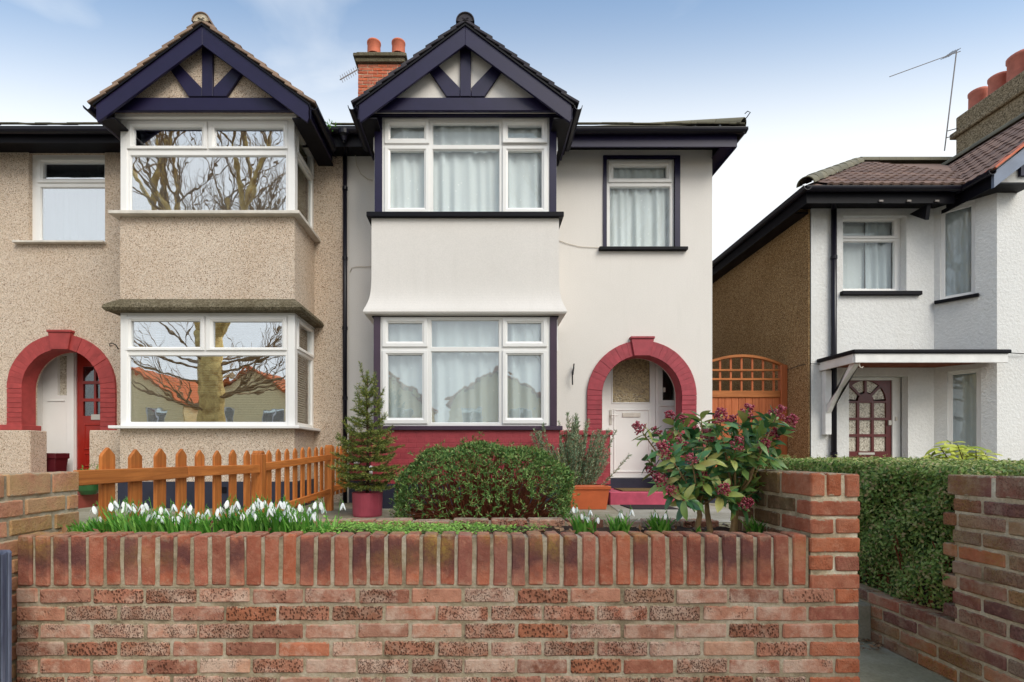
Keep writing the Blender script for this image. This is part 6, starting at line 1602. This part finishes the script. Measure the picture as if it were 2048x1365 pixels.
clump('densest snowdrop clump in front of the fence post', 570, 2.52, 0.13, 0.12, 170, 30, 0.08, 0.145)
clump('sparse snowdrop clump at the edge of the pale green ground cover', 640, 2.52, 0.09, 0.09, 60, 9, 0.05, 0.09)
clump('snowdrop tuft in front of the orange trough', 1170, 2.45, 0.055, 0.05, 60, 7, 0.05, 0.10)
clump('snowdrop tuft in front of the pink doorstep', 1240, 2.45, 0.045, 0.04, 55, 3, 0.06, 0.11)
clump('snowdrop tuft before the flat doormat, next to the tan trunks', 1320, 2.5, 0.05, 0.05, 65, 3, 0.06, 0.11)
def seedling(label, pxc, D, r_, n, hh):
    cx, cy = X(pxc, D), D
    t = thing('bulb_shoots', label, 'shoots', (cx, cy, soilz(cx, cy)), 'green bulb shoots in the bed')
    blades(n, cx, cy, r_, r_, hh * 0.6, hh, 0.010).build('leaves', M['snowleaf'], t, merge=False)
seedling('cluster of green bulb shoots between the tan trunks and the pier', 1512, 2.5, 0.045, 40, 0.085)
seedling('single small tuft of shoots against the pier', 1546, 2.46, 0.014, 9, 0.085)
seedling('tiny green tuft at the foot of the tan trunks', 1397, 2.36, 0.012, 9, 0.07)
# ground cover and leaf litter
N_ = 6500
gxs = rng.uniform(X(600, 2.5), X(1130, 2.5), N_); gys = rng.uniform(2.25, 2.93, N_)
den = np.array([noise.noise(Vector((a * 3, b * 4, 1))) for a, b in zip(gxs, gys)])
edge = np.clip((0.33 - gxs) / 0.25, 0, 1)
k = (den > -0.18 + 0.5 * (1 - edge)) & (rng.uniform(0, 1, N_) < 0.9)
gxs, gys = gxs[k], gys[k]; hts = np.clip(0.03 + 0.035 * den[k], 0.012, 0.07) * rng.uniform(0.3, 1.15, k.sum())
gz = np.array([soilz(a, b) for a, b in zip(gxs, gys)]) + hts
n_ = len(gxs); nn = np.tile([0, -0.15, 1.0], (n_, 1)) + 0.5 * unit(n_); dd = unit(n_); dd[:, 2] *= 0.3
o = leaf_cloud('ground_cover', np.stack([gxs, gys, gz], 1), dd, nn, rng.uniform(0.014, 0.026, n_), rng.uniform(0.008, 0.014, n_), 'cover', None, 0.15, 'stuff')
tag(o, 'pale green low ground cover leaves between the snowdrops', 'ground cover')
N_ = 420
lx = rng.uniform(-1.95, 1.38, N_); ly = rng.uniform(2.25, 2.93, N_)
lzz = np.array([soilz(a, b) for a, b in zip(lx, ly)]) + rng.uniform(0.002, 0.02, N_)
dd = unit(N_); dd[:, 2] *= 0.25; nn = np.tile([0, 0, 1.0], (N_, 1)) + 0.5 * unit(N_)
o = leaf_cloud('leaf_litter', np.stack([lx, ly, lzz], 1), dd, nn, rng.uniform(0.03, 0.06, N_), rng.uniform(0.012, 0.03, N_), 'litter', None, 0.2, 'stuff')
tag(o, 'dry brown fallen leaves and bark chips on the bed', 'leaf litter')
N_ = 160
lx = rng.uniform(1.7, 2.28, N_); ly = rng.uniform(2.75, 3.2, N_); lx = np.where(rng.uniform(0, 1, N_) < 0.7, 2.28 - rng.exponential(0.08, N_), lx)
lx = np.clip(lx, 1.66, 2.29)
dd = unit(N_); dd[:, 2] *= 0.15; nn = np.tile([0, 0, 1.0], (N_, 1)) + 0.4 * unit(N_)
o = leaf_cloud('path_litter', np.stack([lx, ly, 0.03 + 0.02 * rng.uniform(0, 1, N_)], 1), dd, nn, rng.uniform(0.02, 0.045, N_), rng.uniform(0.01, 0.02, N_), 'litter', None, 0.2, 'stuff')
tag(o, 'brown leaf crumbs gathered by the low wall on the path', 'leaf litter')

# ------------------------------------------------------------------ pots, mats
tr = thing('planter_trough', 'terracotta plastic trough planter beside the doorstep', 'planter', (X(1177, 6.95), 6.95, GZ))
tx0, tx1, ty0, ty1 = X(1135, 6.85), X(1221, 6.85), 6.85, 7.12
mb = MB(); tz = GZ + 0.325
ins = 0.045
rings = [(tx0 + ins, tx1 - ins, ty0 + ins, ty1 - ins, GZ + 0.002), (tx0 + 0.012, tx1 - 0.012, ty0 + 0.012, ty1 - 0.012, tz - 0.05), (tx0 - 0.004, tx1 + 0.004, ty0 - 0.004, ty1 + 0.004, tz - 0.045), (tx0 - 0.01, tx1 + 0.01, ty0 - 0.01, ty1 + 0.01, tz), (tx0 + 0.015, tx1 - 0.015, ty0 + 0.015, ty1 - 0.015, tz), (tx0 + 0.03, tx1 - 0.03, ty0 + 0.03, ty1 - 0.03, tz - 0.08)]
vs = []
for a, b, c, d, z_ in rings: vs += [(a, c, z_), (b, c, z_), (b, d, z_), (a, d, z_)]
fs = [(4 * i + j, 4 * i + (j + 1) % 4, 4 * i + 4 + (j + 1) % 4, 4 * i + 4 + j) for i in range(len(rings) - 1) for j in range(4)] + [(3, 2, 1, 0)]
mb.add(vs, fs).build('body', M['trough'], tr, bevel=0.004)
MB().quad((tx0 + 0.028, ty0 + 0.028, tz - 0.075), (tx1 - 0.028, ty0 + 0.028, tz - 0.075), (tx1 - 0.028, ty1 - 0.028, tz - 0.075), (tx0 + 0.028, ty1 - 0.028, tz - 0.075)).build('compost', M['soil'], tr)
m1 = MB().box(X(1238, 7.8), X(1318, 7.8), 7.62, 8.12, H - 0.574, H - 0.556).build('doormat', M['coir'], bevel=0.004); tag(m1, 'dark bristly doormat lying on the pink doorstep', 'doormat')
m2 = MB().box(X(1252, 7.1), X(1344, 7.1), 6.85, 7.40, GZ + 0.0065, GZ + 0.018).build('doormat', M['rubber'], bevel=0.003); tag(m2, 'flat black rubber mat on the paving below the step', 'doormat')
gpt = thing('plant_pot', 'round green pot with a leafy plant on the red step behind the fence end', 'plant pot', (X(172, 7.1), 7.1, lzb - 0.02))
pz0 = lzb - 0.02
MB().lathe((X(172, 7.1), 7.15, pz0), [(0.0, 0.0), (0.09, 0.0), (0.13, 0.06), (0.155, 0.18), (0.165, 0.2), (0.15, 0.2), (0.14, 0.17), (0.0, 0.17)], 24).build('pot', M['pot_green'], gpt, smooth=False)
N_ = 160; u = unit(N_); u[:, 2] = np.abs(u[:, 2]) * 1.2
leaf_cloud('foliage', np.array([X(172, 7.1), 7.15, pz0 + 0.18]) + u * rng.uniform(0.05, 0.2, N_)[:, None], u + 0.4 * unit(N_), unit(N_), 0.06, 0.022, 'clip', gpt)
rbx = thing('plant_pot', 'maroon square planter in the porch beside the red door', 'plant pot', (X(108, 8.1), 8.1, pz0))
mb = MB(); cxp = X(108, 8.05)
vs = []
for hw_, z_ in [(0.09, 0), (0.125, 0.50), (0.14, 0.505), (0.14, 0.59), (0.12, 0.59), (0.115, 0.5)]:
    vs += [(cxp - hw_, 8.05 - hw_, pz0 + z_), (cxp + hw_, 8.05 - hw_, pz0 + z_), (cxp + hw_, 8.05 + hw_, pz0 + z_), (cxp - hw_, 8.05 + hw_, pz0 + z_)]
mb.add(vs, [(4 * i + j, 4 * i + (j + 1) % 4, 4 * i + 4 + (j + 1) % 4, 4 * i + 4 + j) for i in range(5) for j in range(4)] + [(3, 2, 1, 0), (20, 21, 22, 23)]).build('body', M['pot_maroon'], rbx, bevel=0.004)
# weed growing in the gutter
wd = thing('gutter_weed', 'green weed sprouting from the gutter by the downpipe head', 'weed', (X(655, 7.42), 7.42, H + 4.85))
N_ = 120; u = unit(N_); u[:, 2] = np.abs(u[:, 2])
leaf_cloud('foliage', np.array([X(655, 7.42), 7.42, H + 4.84]) + rng.normal(size=(N_, 3)) * np.array([0.08, 0.02, 0.03]), u, unit(N_), 0.05, 0.014, 'snowleaf', wd)

# ------------------------------------------------------------------ across the street (seen as reflections in the panes)
def bare_tree(name, label, x, y, h0, r0, m, seed, limbs):
    r = random.Random(seed); t = thing(name, label, 'tree', (x, y, 0), 'street trees')
    tr_ = MB().tube([(x, y, -0.02), (x + 0.05, y, h0 * 0.5), (x + 0.0, y, h0)], [r0 * 1.25, r0 * 0.95, r0], 12).build('trunk', M[m], t, smooth=True)
    mb = MB(); tw = MB()
    def grow_(p, d, l, rad, depth):
        q = [p]; dd = d.copy(); n = 4
        for i in range(n):
            dd = (dd + Vector((r.uniform(-.2, .2), r.uniform(-.2, .2), r.uniform(-0.05, .16)))).normalized(); q.append(q[-1] + dd * l / n)
        (mb if depth < 2 else tw).tube(q, [rad * (1 - 0.5 * i / n) for i in range(n + 1)], 7 if depth < 2 else 4, cap=False)
        if depth >= 4: return
        for k in range(4 if depth > 0 else 5):
            b = q[r.randrange(2, n + 1)]; nd = (dd + Vector((r.uniform(-1, 1), r.uniform(-1, 1), r.uniform(-.4, .8))) * 0.8).normalized()
            grow_(b, nd, l * r.uniform(0.5, 0.75), rad * 0.42, depth + 1)
    for k in range(limbs):
        a = 2 * math.pi * (k + r.random() * 0.5) / limbs; grow_(Vector((x, y, h0 - r.uniform(0, 0.9))), Vector((math.cos(a) * 0.5, math.sin(a) * 0.5, 1)).normalized(), r.uniform(3.0, 4.2), r0 * 0.5, 0)
    for k in range(18):
        a = r.uniform(0, 6.28); grow_(Vector((x, y, h0 * r.uniform(0.45, 0.85))), Vector((math.cos(a), math.sin(a), 0.25)).normalized(), 2.0, r0 * 0.12, 2)
    mb.build('limbs', M[m], t, smooth=True, merge=False); tw.build('twigs', M['bark'], t, merge=False)
bare_tree('plane_tree', 'bare street tree with sunlight painted gold into its bark, mirrored in the left bay windows', -8.7, -1.9, 5.0, 0.40, 'plane_bark', 3, 6)
bare_tree('plane_tree', 'bare street tree mirrored in the lower bay window of the white house', 4.4, -1.9, 4.6, 0.36, 'plane_bark', 9, 6)
M['oppcream'] = render_mat('sunlit_cream_render', (0.97, 0.80, 0.46, 1), (0.9, 0.70, 0.38, 1), 40, 0.2, 0.003)  # warm sunlight put into the cream colour of the unlit fronts
M['opproof'] = plain('orange_roof_tiles', S(196, 104, 54), 0.8, 0.2, 4, 0.4, 12, 0.02, 0.2)
def opp_house(x, label, w=7.4, eave=5.0, apex=7.6):
    y = -24.0
    t = thing('house', label, 'house', (x, y - 4, 0), 'houses across the street')
    f = Fr((0, y, 0), (1, 0, 0), (0, 0, 1), (0, 1, 0))
    hs = [(x - 2.9, x - 1.2, 3.3, 4.6), (x - 2.9, x - 1.2, 0.9, 2.3), (x + 0.9, x + 2.6, 3.3, 4.6), (x + 0.9, x + 2.6, 0.9, 2.3)]
    MB().plate(f, (x - w / 2, x + w / 2, -0.1, eave), hs, 0.2).box(x - w / 2, x + w / 2, y - 8, y - 7.8, -0.1, eave).box(x - w / 2, x - w / 2 + 0.2, y - 7.8, y - 0.2, -0.1, eave).box(x + w / 2 - 0.2, x + w / 2, y - 7.8, y - 0.2, -0.1, eave).build('wall', M['oppcream'], t, merge=False)
    for h in hs:
        m_ = (h[0] + h[1]) / 2
        window(t, Fr((0, y - 0.06, 0), (1, 0, 0), (0, 0, 1), (0, 1, 0)), h, [((h[0] + 0.08, m_ - 0.05, h[2] + 0.08, h[3] - 0.08), None), ((m_ + 0.05, h[1] - 0.08, h[2] + 0.08, h[3] - 0.08), None)], 'glass_dark')
    rb = MB(); fr_ = Fr((0, y + 0.4, 0), (1, 0, 0), (0, 0, 1), (0, 1, 0))
    rb.prism(fr_, [(x - w / 2 - 0.3, eave - 0.1), (x, apex), (x + w / 2 + 0.3, eave - 0.1), (x + w / 2 + 0.3, eave + 0.08), (x, apex + 0.2), (x - w / 2 - 0.3, eave + 0.08)], 0, -8.8)
    rb.build('roof', M['opproof'], t)
    MB().prism(f, [(x - w / 2, eave), (x + w / 2, eave), (x, apex - 0.05)], -0.001, -0.2).build('gable_panel', M['oppcream'], t)
    MB().box(x - 0.5, x + 0.5, y + 0.001, y + 0.06, 0.0, 2.1).build('door', M['browndoor'], t)
for x_, lb_ in ((-26.5, 'cream gabled house across the street, farthest along past the sunlit-gold tree'), (-17.5, 'cream gabled house across the street mirrored in the left bay'), (-7.8, 'cream gabled house across the street, between the two street trees'), (1.4, 'cream gabled house across the street facing the white house'), (11, 'cream gabled house across the street opposite the roughcast house')):
    opp_house(x_, lb_)
